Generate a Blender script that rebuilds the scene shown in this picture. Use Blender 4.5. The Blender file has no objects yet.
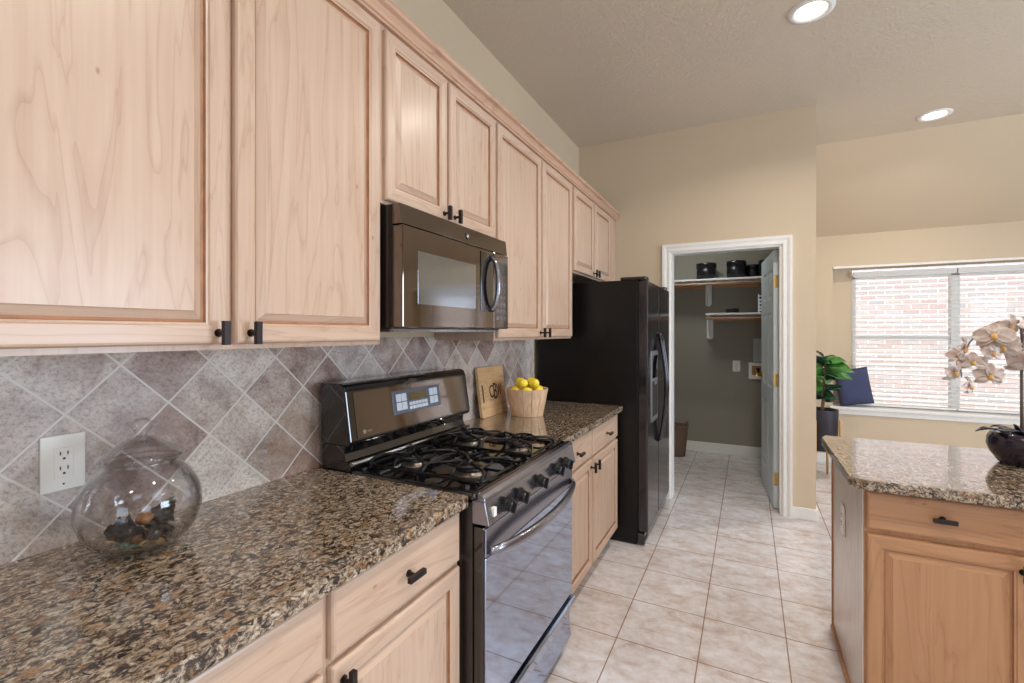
import bpy, bmesh, math, random
from mathutils import Vector, Matrix, noise
PI = math.pi
R = math.radians
scene = bpy.context.scene
COL = scene.collection
random.seed(7)

# ------------------------------------------------------------------ camera
F_PX = 466.0
YAW = math.atan((748.5 - 512) / F_PX)
cd = bpy.data.cameras.new('camera')
cam = bpy.data.objects.new('camera', cd)
COL.objects.link(cam)
cam.location = (1.383, 0.0, 1.3957)
cam.rotation_euler = (PI / 2, 0, YAW)
cd.sensor_width = 36.0
cd.lens = F_PX / 1024 * 36
cd.shift_y = -(341.5 - 332.6) / 1024
cd.clip_start = 0.05
scene.camera = cam

# ------------------------------------------------------------------ world, sun, added fill lamps, exposure
w = bpy.data.worlds.new('sky')
scene.world = w
w.use_nodes = True
wn = w.node_tree
bg = wn.nodes['Background']
sky = wn.nodes.new('ShaderNodeTexSky')
sky.sky_type = 'HOSEK_WILKIE'
sky.sun_direction = (-0.15, -0.50, 0.85)
sky.turbidity = 3.0
wn.links.new(sky.outputs[0], bg.inputs[0])
bg.inputs[1].default_value = 1.6

def add_light(name, kind, loc, rot, energy, color=(1, 1, 1), **kw):
    ld = bpy.data.lights.new(name, kind)
    ld.energy = energy
    ld.color = color
    for k, v in kw.items():
        setattr(ld, k, v)
    o = bpy.data.objects.new(name, ld)
    o.location = loc
    o.rotation_euler = rot
    COL.objects.link(o)
    return o

sun = add_light('sun', 'SUN', (2, -4, 12), (0, 0, 0), 7.0, (1.0, 0.97, 0.95), angle=R(1.5))
sun.rotation_euler = Vector((0.15, 0.50, -0.85)).to_track_quat('-Z', 'Y').to_euler()
# fill lamps added just inside the unseen windows, tinted like daylight
FILL_COL = (0.74, 0.89, 1.06)
add_light('fill_side_near', 'AREA', (5.96, -1.2, 1.5), (R(90), 0, R(90)), 27, FILL_COL, shape='RECTANGLE', size=1.7, size_y=1.5)
add_light('fill_side_far', 'AREA', (5.96, 2.4, 1.5), (R(90), 0, R(90)), 112, FILL_COL, shape='RECTANGLE', size=1.7, size_y=1.5)
add_light('fill_rear', 'AREA', (2.6, -2.96, 1.5), (R(90), 0, 0), 26, FILL_COL, shape='RECTANGLE', size=1.7, size_y=1.5)
CAN_W = 15.0
CAN_COL = (1.0, 0.93, 0.84)

vs = scene.view_settings
vs.view_transform = 'Standard'
vs.look = 'None'
vs.gamma = 1.0
vs.use_curve_mapping = False
vs.exposure = 0.14

# ------------------------------------------------------------------ materials
def srgb(r, g, b):
    def f(v):
        v /= 255.0
        return v / 12.92 if v <= 0.04045 else ((v + 0.055) / 1.055) ** 2.4
    return (f(r), f(g), f(b), 1.0)

class NT:
    def __init__(s, name):
        s.m = bpy.data.materials.new(name)
        s.m.use_nodes = True
        s.t = s.m.node_tree
        s.p = s.t.nodes['Principled BSDF']
        s.out = s.t.nodes['Material Output']
    def n(s, typ, **kw):
        nd = s.t.nodes.new(typ)
        for k, v in kw.items():
            setattr(nd, k, v)
        return nd
    def l(s, a, b):
        s.t.links.new(a, b)
    def coord(s, kind='Object'):
        return s.n('ShaderNodeTexCoord').outputs[kind]
    def mapping(s, vec, loc=(0, 0, 0), rot=(0, 0, 0), sc=(1, 1, 1)):
        m = s.n('ShaderNodeMapping')
        s.l(vec, m.inputs[0])
        m.inputs[1].default_value = loc
        m.inputs[2].default_value = rot
        m.inputs[3].default_value = sc
        return m.outputs[0]
    def noise(s, vec, scale, detail=4, rough=0.5, dist=0.0):
        nd = s.n('ShaderNodeTexNoise')
        s.l(vec, nd.inputs['Vector'])
        nd.inputs['Scale'].default_value = scale
        nd.inputs['Detail'].default_value = detail
        nd.inputs['Roughness'].default_value = rough
        nd.inputs['Distortion'].default_value = dist
        return nd.outputs[0]
    def ramp(s, fac, stops, interp='LINEAR'):
        r = s.n('ShaderNodeValToRGB')
        r.color_ramp.interpolation = interp
        e = r.color_ramp.elements
        while len(e) > 1:
            e.remove(e[-1])
        e[0].position, e[0].color = stops[0]
        for p, c in stops[1:]:
            x = e.new(p)
            x.color = c
        s.l(fac, r.inputs[0])
        return r.outputs[0]
    def mix(s, a, b, fac, mode='MIX'):
        m = s.n('ShaderNodeMix', data_type='RGBA', blend_type=mode)
        for sock, v in ((m.inputs[0], fac), (m.inputs[6], a), (m.inputs[7], b)):
            if isinstance(v, (int, float, tuple)):
                sock.default_value = v
            else:
                s.l(v, sock)
        return m.outputs[2]
    def math(s, op, a, b=0.0):
        m = s.n('ShaderNodeMath', operation=op)
        for sock, v in ((m.inputs[0], a), (m.inputs[1], b)):
            if isinstance(v, (int, float)):
                sock.default_value = v
            else:
                s.l(v, sock)
        return m.outputs[0]
    def bump(s, h, strength=0.2, dist=0.002):
        b = s.n('ShaderNodeBump')
        b.inputs['Strength'].default_value = strength
        b.inputs['Distance'].default_value = dist
        s.l(h, b.inputs['Height'])
        s.l(b.outputs[0], s.p.inputs['Normal'])
    def set(s, **kw):
        names = dict(color='Base Color', rough='Roughness', metal='Metallic', coat='Coat Weight', coatr='Coat Roughness',
                     spec='Specular IOR Level', trans='Transmission Weight', ior='IOR', sub='Subsurface Weight',
                     emit='Emission Color', emits='Emission Strength', alpha='Alpha')
        for k, v in kw.items():
            sock = s.p.inputs[names[k]]
            if isinstance(v, (int, float, tuple)):
                sock.default_value = v
            else:
                s.l(v, sock)
        return s

def plain(name, c, rough=0.5, metal=0.0, var=0.06, scale=30, **kw):
    """One colour with a faint procedural mottling."""
    q = NT(name)
    n = q.noise(q.coord(), scale, 3)
    dark = tuple(v * (1 - var) for v in c[:3]) + (1,)
    lite = tuple(min(1, v * (1 + var)) for v in c[:3]) + (1,)
    q.set(color=q.ramp(n, [(0.3, dark), (0.7, lite)]), rough=rough, metal=metal, **kw)
    return q.m

def wood(name, light, mid, dark, axis='Z', rough=0.38, k=1.0, coat=0.25):
    q = NT(name)
    oi = q.n('ShaderNodeObjectInfo')
    add = q.n('ShaderNodeVectorMath', operation='ADD')
    rnd = q.n('ShaderNodeCombineXYZ')
    r7 = q.math('MULTIPLY', oi.outputs['Random'], 13.0)
    for i in range(3):
        q.l(r7, rnd.inputs[i])
    q.l(q.coord(), add.inputs[0])
    q.l(rnd.outputs[0], add.inputs[1])
    ai = 'XYZ'.index(axis)
    s1 = [7 * k] * 3; s1[ai] = 0.9 * k
    s2 = [55 * k] * 3; s2[ai] = 1.6 * k
    n1 = q.noise(q.mapping(add.outputs[0], sc=tuple(s1)), 1.0, 3, 0.45, 1.6)
    rings = q.math('FRACT', q.math('MULTIPLY', n1, 7.0))
    ringc = q.ramp(rings, [(0.0, mid), (0.35, light), (0.8, light), (1.0, dark)])
    n2 = q.noise(q.mapping(add.outputs[0], sc=tuple(s2)), 1.0, 5, 0.6)
    fine = q.ramp(n2, [(0.3, mid), (0.65, light)])
    base = q.mix(fine, ringc, 0.38)
    vk = q.n('ShaderNodeTexVoronoi')
    sk = [9.0] * 3; sk[ai] = 4.5
    q.l(q.mapping(add.outputs[0], sc=tuple(sk)), vk.inputs['Vector'])
    vk.inputs['Scale'].default_value = 0.8
    base = q.mix(base, dark, q.ramp(vk.outputs['Distance'], [(0.0, (1, 1, 1, 1)), (0.014, (1, 1, 1, 1)), (0.034, (0, 0, 0, 1))]))
    n3 = q.noise(add.outputs[0], 2.3, 2)
    tone = q.ramp(n3, [(0.25, (0.93, 0.90, 0.87, 1)), (0.75, (1.0, 1.0, 1.0, 1))])
    q.set(color=q.mix(base, tone, 0.8, 'MULTIPLY'), rough=rough, coat=coat, coatr=0.22)
    q.bump(n2, 0.06, 0.001)
    return q.m

ML, MM, MD = srgb(206, 181, 161), srgb(193, 162, 140), srgb(168, 132, 108)
M = {}
M['maple_v'] = wood('maple_vertical', ML, MM, MD, 'Z')
M['maple_h'] = wood('maple_horizontal', ML, MM, MD, 'X')
M['maple_edge'] = wood('maple_crown', srgb(208, 172, 148), srgb(188, 148, 122), srgb(150, 106, 80), 'X')
M['dim_maple_v'] = wood('dim_maple_vertical', srgb(192, 146, 106), srgb(178, 130, 92), srgb(146, 100, 66), 'Z')  # same maple as the wall cabinets, the island's dimmer, warmer light in the colour
M['dim_maple_h'] = wood('dim_maple_horizontal', srgb(192, 146, 106), srgb(178, 130, 92), srgb(146, 100, 66), 'X')
M['glaze'] = plain('stained_groove', srgb(158, 112, 80), 0.45, var=0.15)
M['panel_glare'] = wood('glare_veneer_vertical', srgb(224, 212, 200), srgb(214, 198, 184), srgb(198, 180, 164), 'Z', rough=0.22)  # satin glare on the island end panel put into the pale colour
M['board_wood'] = wood('cutting_board_wood', srgb(226, 190, 146), srgb(208, 166, 120), srgb(168, 122, 80), 'X', k=2)
M['pail_wood'] = wood('pail_wood', srgb(236, 206, 174), srgb(212, 172, 138), srgb(172, 126, 92), 'Z', k=1.5)
M['stand_wood'] = wood('stand_wood', srgb(214, 172, 122), srgb(196, 150, 100), srgb(160, 112, 70), 'Z')

def granite():
    q = NT('granite')
    co = q.mapping(q.coord(), sc=(1.0, 0.75, 1.0))
    n1 = q.noise(co, 95, 6, 0.72, 0.8)
    base = q.ramp(n1, [(0.36, srgb(34, 26, 22)), (0.44, srgb(92, 74, 60)), (0.50, srgb(140, 124, 106)), (0.57, srgb(176, 162, 144)), (0.68, srgb(206, 198, 184))])
    n2 = q.noise(q.mapping(co, loc=(3, 1, 7)), 50, 5, 0.7, 1.0)
    mask = q.ramp(n2, [(0.41, (0, 0, 0, 1)), (0.47, (1, 1, 1, 1))])
    c = q.mix(srgb(26, 20, 18), base, mask)
    n3 = q.noise(q.mapping(co, loc=(9, 4, 2)), 45, 4, 0.6, 0.4)
    gold = q.ramp(n3, [(0.55, (0, 0, 0, 1)), (0.64, (1, 1, 1, 1))])
    c = q.mix(c, q.mix(c, srgb(160, 118, 74), 0.55), gold)
    q.set(color=c, rough=0.12, spec=0.5, coat=0.75, coatr=0.03)
    q.p.inputs['Coat IOR'].default_value = 1.44
    return q.m
M['granite'] = granite()

def brick_mat(name, vec_fn, bw, bh, mortar, c1, c2, cm, rough=0.4, offset=0.0, extra=None, bumpd=0.003, smooth=0.1):
    q = NT(name)
    vec = vec_fn(q)
    b = q.n('ShaderNodeTexBrick')
    b.offset = offset
    b.squash = 1.0
    q.l(vec, b.inputs['Vector'])
    b.inputs['Color1'].default_value = (0, 0, 0, 1)
    b.inputs['Color2'].default_value = (1, 1, 1, 1)
    b.inputs['Mortar'].default_value = (0.5, 0.5, 0.5, 1)
    b.inputs['Scale'].default_value = 1.0
    b.inputs['Mortar Size'].default_value = mortar
    b.inputs['Mortar Smooth'].default_value = smooth
    b.inputs['Bias'].default_value = 0.0
    b.inputs['Brick Width'].default_value = bw
    b.inputs['Row Height'].default_value = bh
    col = extra(q, vec, b) if extra else q.mix(c1, c2, b.outputs[0])
    col = q.mix(col, cm, b.outputs['Fac'])
    q.set(color=col, rough=rough)
    inv = q.math('SUBTRACT', 1.0, b.outputs['Fac'])
    n = q.noise(vec, 60, 4)
    q.bump(q.math('ADD', inv, q.math('MULTIPLY', n, 0.25)), 0.5, bumpd)
    return q

def floor_vec(q):
    return q.mapping(q.coord(), loc=(-1.1905 + 0.3455 * 20, -2.118 + 0.3455 * 20, 0))
def floor_col(q, vec, b):
    n1 = q.noise(q.mapping(vec, sc=(1.0, 1.7, 1)), 6, 7, 0.7, 0.6)
    n2 = q.noise(vec, 22, 5, 0.6)
    a = q.ramp(n1, [(0.34, srgb(182, 160, 152)), (0.48, srgb(208, 200, 199)), (0.62, srgb(222, 222, 228))])
    a = q.mix(a, q.ramp(n2, [(0.35, srgb(192, 174, 166)), (0.6, srgb(226, 224, 228))]), 0.35)
    sh = q.ramp(b.outputs[0], [(0, (0.93, 0.92, 0.91, 1)), (1, (1, 1, 1, 1))])
    return q.mix(a, sh, 1.0, 'MULTIPLY')
qf = brick_mat('floor_tile', floor_vec, 0.3455, 0.3455, 0.0028, None, None, srgb(150, 122, 104), 0.16, 0.0, floor_col, 0.0015)
qf.set(spec=0.45)
M['floor'] = qf.m

def splash_vec(q):
    sep = q.n('ShaderNodeSeparateXYZ')
    q.l(q.coord(), sep.inputs[0])
    cb = q.n('ShaderNodeCombineXYZ')
    q.l(sep.outputs[1], cb.inputs[0])
    q.l(sep.outputs[2], cb.inputs[1])
    sub = q.mapping(cb.outputs[0], loc=(-0.801, -1.1035, 0))
    r = q.mapping(sub, rot=(0, 0, R(45)))
    return q.mapping(r, loc=(0.1495 * 20, 0.1495 * 20, 0))
def splash_col(q, vec, b):
    n1 = q.noise(vec, 9, 6, 0.68, 0.5)
    n2 = q.noise(vec, 110, 6, 0.8, 0.3)
    lite = q.ramp(n1, [(0.34, srgb(170, 152, 140)), (0.5, srgb(206, 194, 184)), (0.66, srgb(226, 218, 210))])
    dark = q.ramp(n1, [(0.34, srgb(110, 82, 72)), (0.5, srgb(158, 132, 122)), (0.66, srgb(190, 172, 164))])
    c = q.mix(dark, lite, q.ramp(b.outputs[0], [(0.15, (0, 0, 0, 1)), (0.75, (1, 1, 1, 1))]))
    veins = q.ramp(n2, [(0.38, (0.42, 0.34, 0.30, 1)), (0.52, (1, 1, 1, 1))])
    c = q.mix(c, veins, 0.75, 'MULTIPLY')
    n4 = q.noise(vec, 2.1, 4, 0.6, 0.6)
    c = q.mix(c, q.mix(c, srgb(150, 112, 82), 0.5), q.ramp(n4, [(0.56, (0, 0, 0, 1)), (0.66, (1, 1, 1, 1))]))
    n5 = q.noise(q.mapping(vec, loc=(4, 2, 0)), 3.0, 3)
    return q.mix(c, q.mix(c, srgb(178, 174, 180), 0.2), q.ramp(n5, [(0.50, (0, 0, 0, 1)), (0.66, (1, 1, 1, 1))]))
qs = brick_mat('travertine_tile', splash_vec, 0.1495, 0.1495, 0.0028, None, None, srgb(214, 208, 202), 0.42, 0.0, splash_col, 0.002, 0.2)
M['splash'] = qs.m

def ext_vec(q):
    sep = q.n('ShaderNodeSeparateXYZ')
    q.l(q.coord(), sep.inputs[0])
    cb = q.n('ShaderNodeCombineXYZ')
    q.l(sep.outputs[0], cb.inputs[0])
    q.l(sep.outputs[2], cb.inputs[1])
    return cb.outputs[0]
def ext_col(q, vec, b):
    a = q.ramp(b.outputs[0], [(0, srgb(204, 172, 170)), (0.4, srgb(216, 194, 192)), (0.8, srgb(214, 208, 208)), (1.0, srgb(178, 182, 190))])  # brick colours paled to take in the window haze
    n = q.noise(vec, 30, 4)
    return q.mix(a, q.ramp(n, [(0.3, srgb(196, 182, 182)), (0.7, srgb(236, 228, 228))]), 0.35)
M['brick'] = brick_mat('neighbour_brick', ext_vec, 0.21, 0.076, 0.010, None, None, srgb(246, 244, 246), 0.85, 0.5, ext_col, 0.004).m

def paint(name, c, bump=0.25, sc=90, rough=0.75):
    q = NT(name)
    n = q.noise(q.coord(), sc, 3, 0.55)
    n2 = q.noise(q.coord(), 1.2, 2)
    d = tuple(v * 0.96 for v in c[:3]) + (1,)
    q.set(color=q.ramp(n2, [(0.3, d), (0.7, c)]), rough=rough)
    q.bump(n, bump, 0.004 if bump < 0.5 else 0.0055)
    return q.m
M['wall'] = paint('tan_wall_paint', srgb(210, 192, 166), 0.12)
M['ceiling'] = paint('ceiling_paint', srgb(209, 196, 178), 1.0, 60)
M['laundry'] = paint('taupe_laundry_paint', srgb(150, 144, 132), 0.12)
M['white'] = plain('white_trim_paint', srgb(236, 235, 232), 0.35, var=0.02)
M['white_plastic'] = plain('white_plastic', srgb(240, 238, 232), 0.3, var=0.01)
M['slot'] = plain('dark_slot', srgb(40, 36, 34), 0.6)
M['door_paint'] = plain('door_paint', srgb(206, 214, 216), 0.3, var=0.02)
M['brass'] = plain('brass', srgb(214, 176, 104), 0.25, 1.0, var=0.04)
M['bronze'] = plain('dark_bronze', srgb(52, 46, 46), 0.38, 0.7)
M['slate'] = plain('slate_grey_steel', srgb(146, 146, 156), 0.2, 0.95, var=0.03)
M['steel'] = plain('brushed_steel', srgb(170, 168, 168), 0.25, 1.0, var=0.05)
M['gloss_black'] = plain('gloss_black_enamel', srgb(18, 16, 17), 0.06, var=0.1, spec=0.7, coat=0.6, coatr=0.03)
M['mirror_black'] = plain('mirror_black_glass', srgb(172, 186, 214), 0.045, 1.0, var=0.02)
M['mirror_brown'] = plain('bronzed_mirror_glass', srgb(122, 112, 104), 0.06, 1.0, var=0.02)
M['black_side'] = plain('black_appliance_side', srgb(30, 24, 22), 0.22, var=0.1, coat=0.3)
M['cast'] = plain('cast_iron', srgb(26, 25, 27), 0.28, 0.3, var=0.15)
M['burner'] = plain('burner_aluminium', srgb(150, 140, 130), 0.35, 0.9)
M['knob_black'] = plain('knob_black_plastic', srgb(20, 20, 22), 0.28)
M['rubber'] = plain('black_rubber', srgb(20, 20, 20), 0.7)
M['fridge_side'] = plain('textured_black_side', srgb(13, 9, 8), 0.34, var=0.2, scale=200, spec=0.35)
M['fridge_door'] = plain('fridge_door_gloss', srgb(74, 72, 76), 0.14, 0.85, var=0.03)
M['silver_plastic'] = plain('silver_plastic', srgb(150, 152, 158), 0.3, 0.6)
M['display'] = plain('display_amber', srgb(92, 76, 30), 0.2)
M['display_frame'] = plain('display_frame', srgb(86, 92, 108), 0.3)
M['key'] = plain('pale_keys', srgb(206, 214, 226), 0.4)
M['lemon'] = plain('lemon_skin', srgb(255, 224, 70), 0.35, var=0.08, scale=60)
M['burnt'] = plain('burnt_mark', srgb(60, 40, 28), 0.8)
M['wicker'] = plain('wicker', srgb(120, 98, 84), 0.8, var=0.35, scale=120)
M['black_box'] = plain('black_hat_box', srgb(24, 23, 28), 0.35, var=0.1)
M['pot_dark'] = plain('dark_ceramic', srgb(34, 24, 40), 0.2, var=0.3, scale=12, coat=0.4)
M['pot_black'] = plain('matte_black_ceramic', srgb(40, 38, 48), 0.5)
M['soil'] = plain('soil', srgb(50, 38, 30), 0.95, var=0.4, scale=80)
M['leaf'] = plain('green_leaf', srgb(70, 130, 56), 0.32, var=0.35, scale=14, coat=0.2)
M['leaf_dark'] = plain('dark_green_leaf', srgb(26, 62, 48), 0.25, var=0.35, scale=14, coat=0.3)
M['leaf_purple'] = plain('dark_orchid_leaf', srgb(30, 28, 34), 0.3, var=0.3)
M['stem_brown'] = plain('brown_stem', srgb(110, 84, 60), 0.7, var=0.3)
M['stem_purple'] = plain('orchid_stem', srgb(104, 92, 84), 0.6, var=0.3)
M['petal'] = plain('orchid_petal', srgb(200, 182, 174), 0.55, var=0.16, scale=40, sub=0.1)
M['petal_core'] = plain('orchid_lip', srgb(198, 156, 90), 0.5, var=0.3)
M['navy'] = plain('navy_linen', srgb(66, 72, 104), 0.9, var=0.2, scale=300)
M['dry_black'] = plain('dried_black_leaf', srgb(34, 28, 28), 0.6, var=0.4, scale=60)
M['dry_brown'] = plain('dried_brown_pod', srgb(126, 88, 58), 0.8, var=0.5, scale=90)
M['dry_tan'] = plain('dried_tan_chip', srgb(176, 146, 108), 0.8, var=0.3)
M['dry_green'] = plain('dried_green_leaf', srgb(96, 120, 104), 0.6, var=0.2)
M['grey_panel'] = plain('grey_metal_box', srgb(176, 184, 190), 0.5, var=0.03)
M['grass'] = plain('outside_ground', srgb(120, 124, 90), 0.9, var=0.4, scale=8)
M['blind'] = plain('blind_slat_white', srgb(240, 238, 236), 0.45, var=0.01)

def lattice():
    q = NT('blue_lattice')
    v = q.coord()
    vo = q.n('ShaderNodeTexVoronoi')
    q.l(v, vo.inputs['Vector'])
    vo.inputs['Scale'].default_value = 26
    vo.inputs['Randomness'].default_value = 0.15
    q.set(color=q.ramp(vo.outputs['Distance'], [(0.42, srgb(40, 70, 110)), (0.5, srgb(232, 236, 240))]), rough=0.5)
    return q.m
M['lattice'] = lattice()

def glass_mat(name, k=0.75, e=4.5, edge=None):
    """thin clear glass: transparent face-on, mirror-like and slightly tinted at grazing angles"""
    q = NT(name)
    tr = q.n('ShaderNodeBsdfTransparent')
    gl = q.n('ShaderNodeBsdfGlossy')
    gl.inputs['Roughness'].default_value = 0.02
    lw = q.n('ShaderNodeLayerWeight')
    lw.inputs[0].default_value = 0.5
    fr = q.n('ShaderNodeMath', operation='MULTIPLY_ADD')
    q.l(q.math('POWER', lw.outputs['Facing'], e), fr.inputs[0])
    fr.inputs[1].default_value = k
    fr.inputs[2].default_value = 0.035
    if edge:
        q.l(q.ramp(lw.outputs['Facing'], [(0.0, (0.98, 0.98, 0.985, 1)), (0.6, (0.95, 0.955, 0.96, 1)), (1.0, edge)]), tr.inputs[0])
    mx = q.n('ShaderNodeMixShader')
    q.l(fr.outputs[0], mx.inputs[0])
    q.l(tr.outputs[0], mx.inputs[1])
    q.l(gl.outputs[0], mx.inputs[2])
    q.l(mx.outputs[0], q.out.inputs[0])
    return q.m
M['pane'] = glass_mat('window_glass')
M['jar'] = glass_mat('clear_jar_glass', 1.0, 2.1, (0.80, 0.81, 0.84, 1))

def emis(name, c, s):
    q = NT(name)
    q.set(color=c, emit=c, emits=s, rough=0.4)
    return q.m
M['lamp'] = emis('lamp_lens', (1.0, 0.90, 0.72, 1), 9.0)

# ------------------------------------------------------------------ mesh helpers
class MB:
    def __init__(s):
        s.bm = bmesh.new()
        s.mats = []
    def mi(s, m):
        if m not in s.mats:
            s.mats.append(m)
        return s.mats.index(m)
    def face(s, vs, m=0, smooth=False):
        try:
            f = s.bm.faces.new(vs)
            f.material_index = m
            f.smooth = smooth
            return f
        except ValueError:
            return None
    def box(s, x0, x1, y0, y1, z0, z1, m=0):
        v = [s.bm.verts.new((x, y, z)) for z in (z0, z1) for y in (y0, y1) for x in (x0, x1)]
        for q in ((0, 2, 3, 1), (4, 5, 7, 6), (0, 1, 5, 4), (2, 6, 7, 3), (0, 4, 6, 2), (1, 3, 7, 5)):
            s.face([v[i] for i in q], m)
        return s
    def prism(s, pts, a, b, axis='x', m=0, smooth=False):
        """closed 2-D outline extruded along an axis from a to b"""
        def P(p, t):
            if axis == 'x': return (t, p[0], p[1])
            if axis == 'y': return (p[0], t, p[1])
            return (p[0], p[1], t)
        A = [s.bm.verts.new(P(p, a)) for p in pts]
        B = [s.bm.verts.new(P(p, b)) for p in pts]
        n = len(pts)
        for i in range(n):
            s.face([A[i], A[(i + 1) % n], B[(i + 1) % n], B[i]], m, smooth)
        s.face(A[::-1], m)
        s.face(B, m)
        return s
    def lathe(s, prof, n=32, c=(0, 0, 0), m=0, closed=False, smooth=True):
        rings = []
        for r, z in prof:
            if r < 1e-6:
                rings.append([s.bm.verts.new((c[0], c[1], c[2] + z))])
            else:
                rings.append([s.bm.verts.new((c[0] + r * math.cos(2 * PI * i / n), c[1] + r * math.sin(2 * PI * i / n), c[2] + z)) for i in range(n)])
        pairs = list(zip(rings, rings[1:]))
        if closed:
            pairs.append((rings[-1], rings[0]))
        for A, B in pairs:
            for i in range(n):
                j = (i + 1) % n
                if len(A) == 1 and len(B) == 1:
                    continue
                if len(A) == 1:
                    s.face([A[0], B[j], B[i]], m, smooth)
                elif len(B) == 1:
                    s.face([A[i], A[j], B[0]], m, smooth)
                else:
                    s.face([A[i], A[j], B[j], B[i]], m, smooth)
        return s
    def tube(s, pts, r, n=8, m=0, cyclic=False, flat=1.0):
        pts = [Vector(p) for p in pts]
        k = len(pts)
        rs = r if isinstance(r, (list, tuple)) else [r] * k
        rings = []
        up = None
        for i, p in enumerate(pts):
            if cyclic:
                t = (pts[(i + 1) % k] - pts[i - 1]).normalized()
            else:
                t = (pts[min(i + 1, k - 1)] - pts[max(i - 1, 0)]).normalized()
            if up is None:
                up = Vector((0, 0, 1)) if abs(t.z) < 0.9 else Vector((1, 0, 0))
            a = t.cross(up)
            if a.length < 1e-4:
                a = t.cross(Vector((0, 1, 0)))
            a.normalize()
            b = a.cross(t).normalized()
            up = b
            rings.append([s.bm.verts.new(p + (a * math.cos(2 * PI * j / n) * flat + b * math.sin(2 * PI * j / n)) * rs[i]) for j in range(n)])
        for i in range(k if cyclic else k - 1):
            A, B = rings[i], rings[(i + 1) % k]
            for j in range(n):
                s.face([A[j], A[(j + 1) % n], B[(j + 1) % n], B[j]], m, True)
        if not cyclic:
            s.face(rings[0][::-1], m)
            s.face(rings[-1], m)
        return s
    def grid(s, fn, nu, nv, m=0, smooth=True, cu=False):
        V = [[s.bm.verts.new(fn(i / nu, j / nv)) for j in range(nv + 1)] for i in range(nu if cu else nu + 1)]
        for i in range(nu):
            for j in range(nv):
                a = V[i][j]; b = V[(i + 1) % nu if cu else i + 1][j]
                c = V[(i + 1) % nu if cu else i + 1][j + 1]; d = V[i][j + 1]
                s.face([a, b, c, d], m, smooth)
        return s
    def build(s, name, mats, parent=None, bevel=0.0, seg=2, loc=(0, 0, 0), rot=(0, 0, 0), solid=0.0, subd=0):
        bmesh.ops.recalc_face_normals(s.bm, faces=s.bm.faces)
        me = bpy.data.meshes.new(name)
        s.bm.to_mesh(me)
        s.bm.free()
        if not isinstance(mats, (list, tuple)):
            mats = [mats]
        for mm in mats:
            me.materials.append(M[mm] if isinstance(mm, str) else mm)
        o = bpy.data.objects.new(name, me)
        COL.objects.link(o)
        o.location = loc
        o.rotation_euler = rot
        if parent:
            o.parent = parent
        if solid:
            md = o.modifiers.new('thickness', 'SOLIDIFY')
            md.thickness = solid
            md.offset = 0
        if bevel:
            md = o.modifiers.new('bevel', 'BEVEL')
            md.width = bevel
            md.segments = seg
            md.limit_method = 'ANGLE'
            md.angle_limit = R(40)
        if subd:
            md = o.modifiers.new('subdivision', 'SUBSURF')
            md.levels = subd
            md.render_levels = subd
        return o

def bx(*a):
    return MB().box(*a)

def thing(name, label, cat, loc=(0, 0, 0), rz=0.0, group=None, rot=None):
    o = bpy.data.objects.new(name, None)
    COL.objects.link(o)
    o.empty_display_size = 0.05
    o.location = loc
    o.rotation_euler = rot or (0, 0, rz)
    o['label'] = label
    o['category'] = cat
    if group:
        o['group'] = group
    return o

def tag(o, label, cat, group=None):
    o['label'] = label
    o['category'] = cat
    if group:
        o['group'] = group
    return o

def struct(name, mb, mat, parent=None, **kw):
    o = mb.build(name, mat, parent, **kw)
    if parent is None:
        o['kind'] = 'structure'
    return o

def sroot(name, loc=(0, 0, 0), rz=0.0):
    o = bpy.data.objects.new(name, None)
    COL.objects.link(o)
    o.location = loc
    o.rotation_euler = (0, 0, rz)
    o['kind'] = 'structure'
    return o

def arc(cx, cy, r, a0, a1, n):
    return [(cx + r * math.cos(R(a0 + (a1 - a0) * i / n)), cy + r * math.sin(R(a0 + (a1 - a0) * i / n))) for i in range(n + 1)]

# ------------------------------------------------------------------ room shell
CH = 3.09
struct('floor', bx(-0.15, 6.15, -3.15, 6.3, -0.1, 0), 'floor')
struct('ceiling', bx(-0.15, 6.15, -3.15, 5.0, CH, CH + 0.1), 'ceiling')
struct('ceiling_slope', MB().prism([(5.0, CH), (5.99, 2.43), (6.3, 2.43), (6.3, CH + 0.1), (5.0, CH + 0.1)], 1.83, 6.15, 'x'), 'wall')
struct('wall_left', bx(-0.15, -0.008, -3.15, 4.1, 0, CH), 'wall')
struct('wall_backsplash', bx(-0.008, 0.0, -0.9, 3.075, 0.90, 1.375), 'splash')
wb = MB()
wb.box(-0.15, 0.795, 4.1, 4.22, 0, CH)
wb.box(1.61, 1.83, 4.1, 4.22, 0, CH)
wb.box(0.795, 1.61, 4.1, 4.22, 2.07, CH)
struct('wall_back', wb, 'wall')
struct('wall_dining_left', bx(1.715, 1.83, 4.22, 6.3, 0, CH), 'wall')
# laundry room
struct('wall_laundry_back', bx(-0.15, 1.715, 5.89, 6.0, 0, 2.8), 'laundry')
struct('wall_laundry_left', bx(-0.15, -0.05, 4.22, 5.89, 0, 2.8), 'laundry')
struct('wall_laundry_right', bx(1.700, 1.7149, 4.221, 5.89, 0, 2.8), 'laundry')
struct('wall_laundry_front', MB().box(-0.05, 0.795, 4.2201, 4.232, 0, 2.75).box(1.61, 1.70, 4.2201, 4.232, 0, 2.75).box(0.795, 1.61, 4.2201, 4.232, 2.07, 2.75), 'laundry')
struct('ceiling_laundry', bx(-0.05, 1.70, 4.22, 5.89, 2.75, 2.8), 'ceiling')
struct('baseboard_laundry', bx(-0.05, 1.70, 5.875, 5.89, 0, 0.115), 'white', bevel=0.004)
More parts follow.
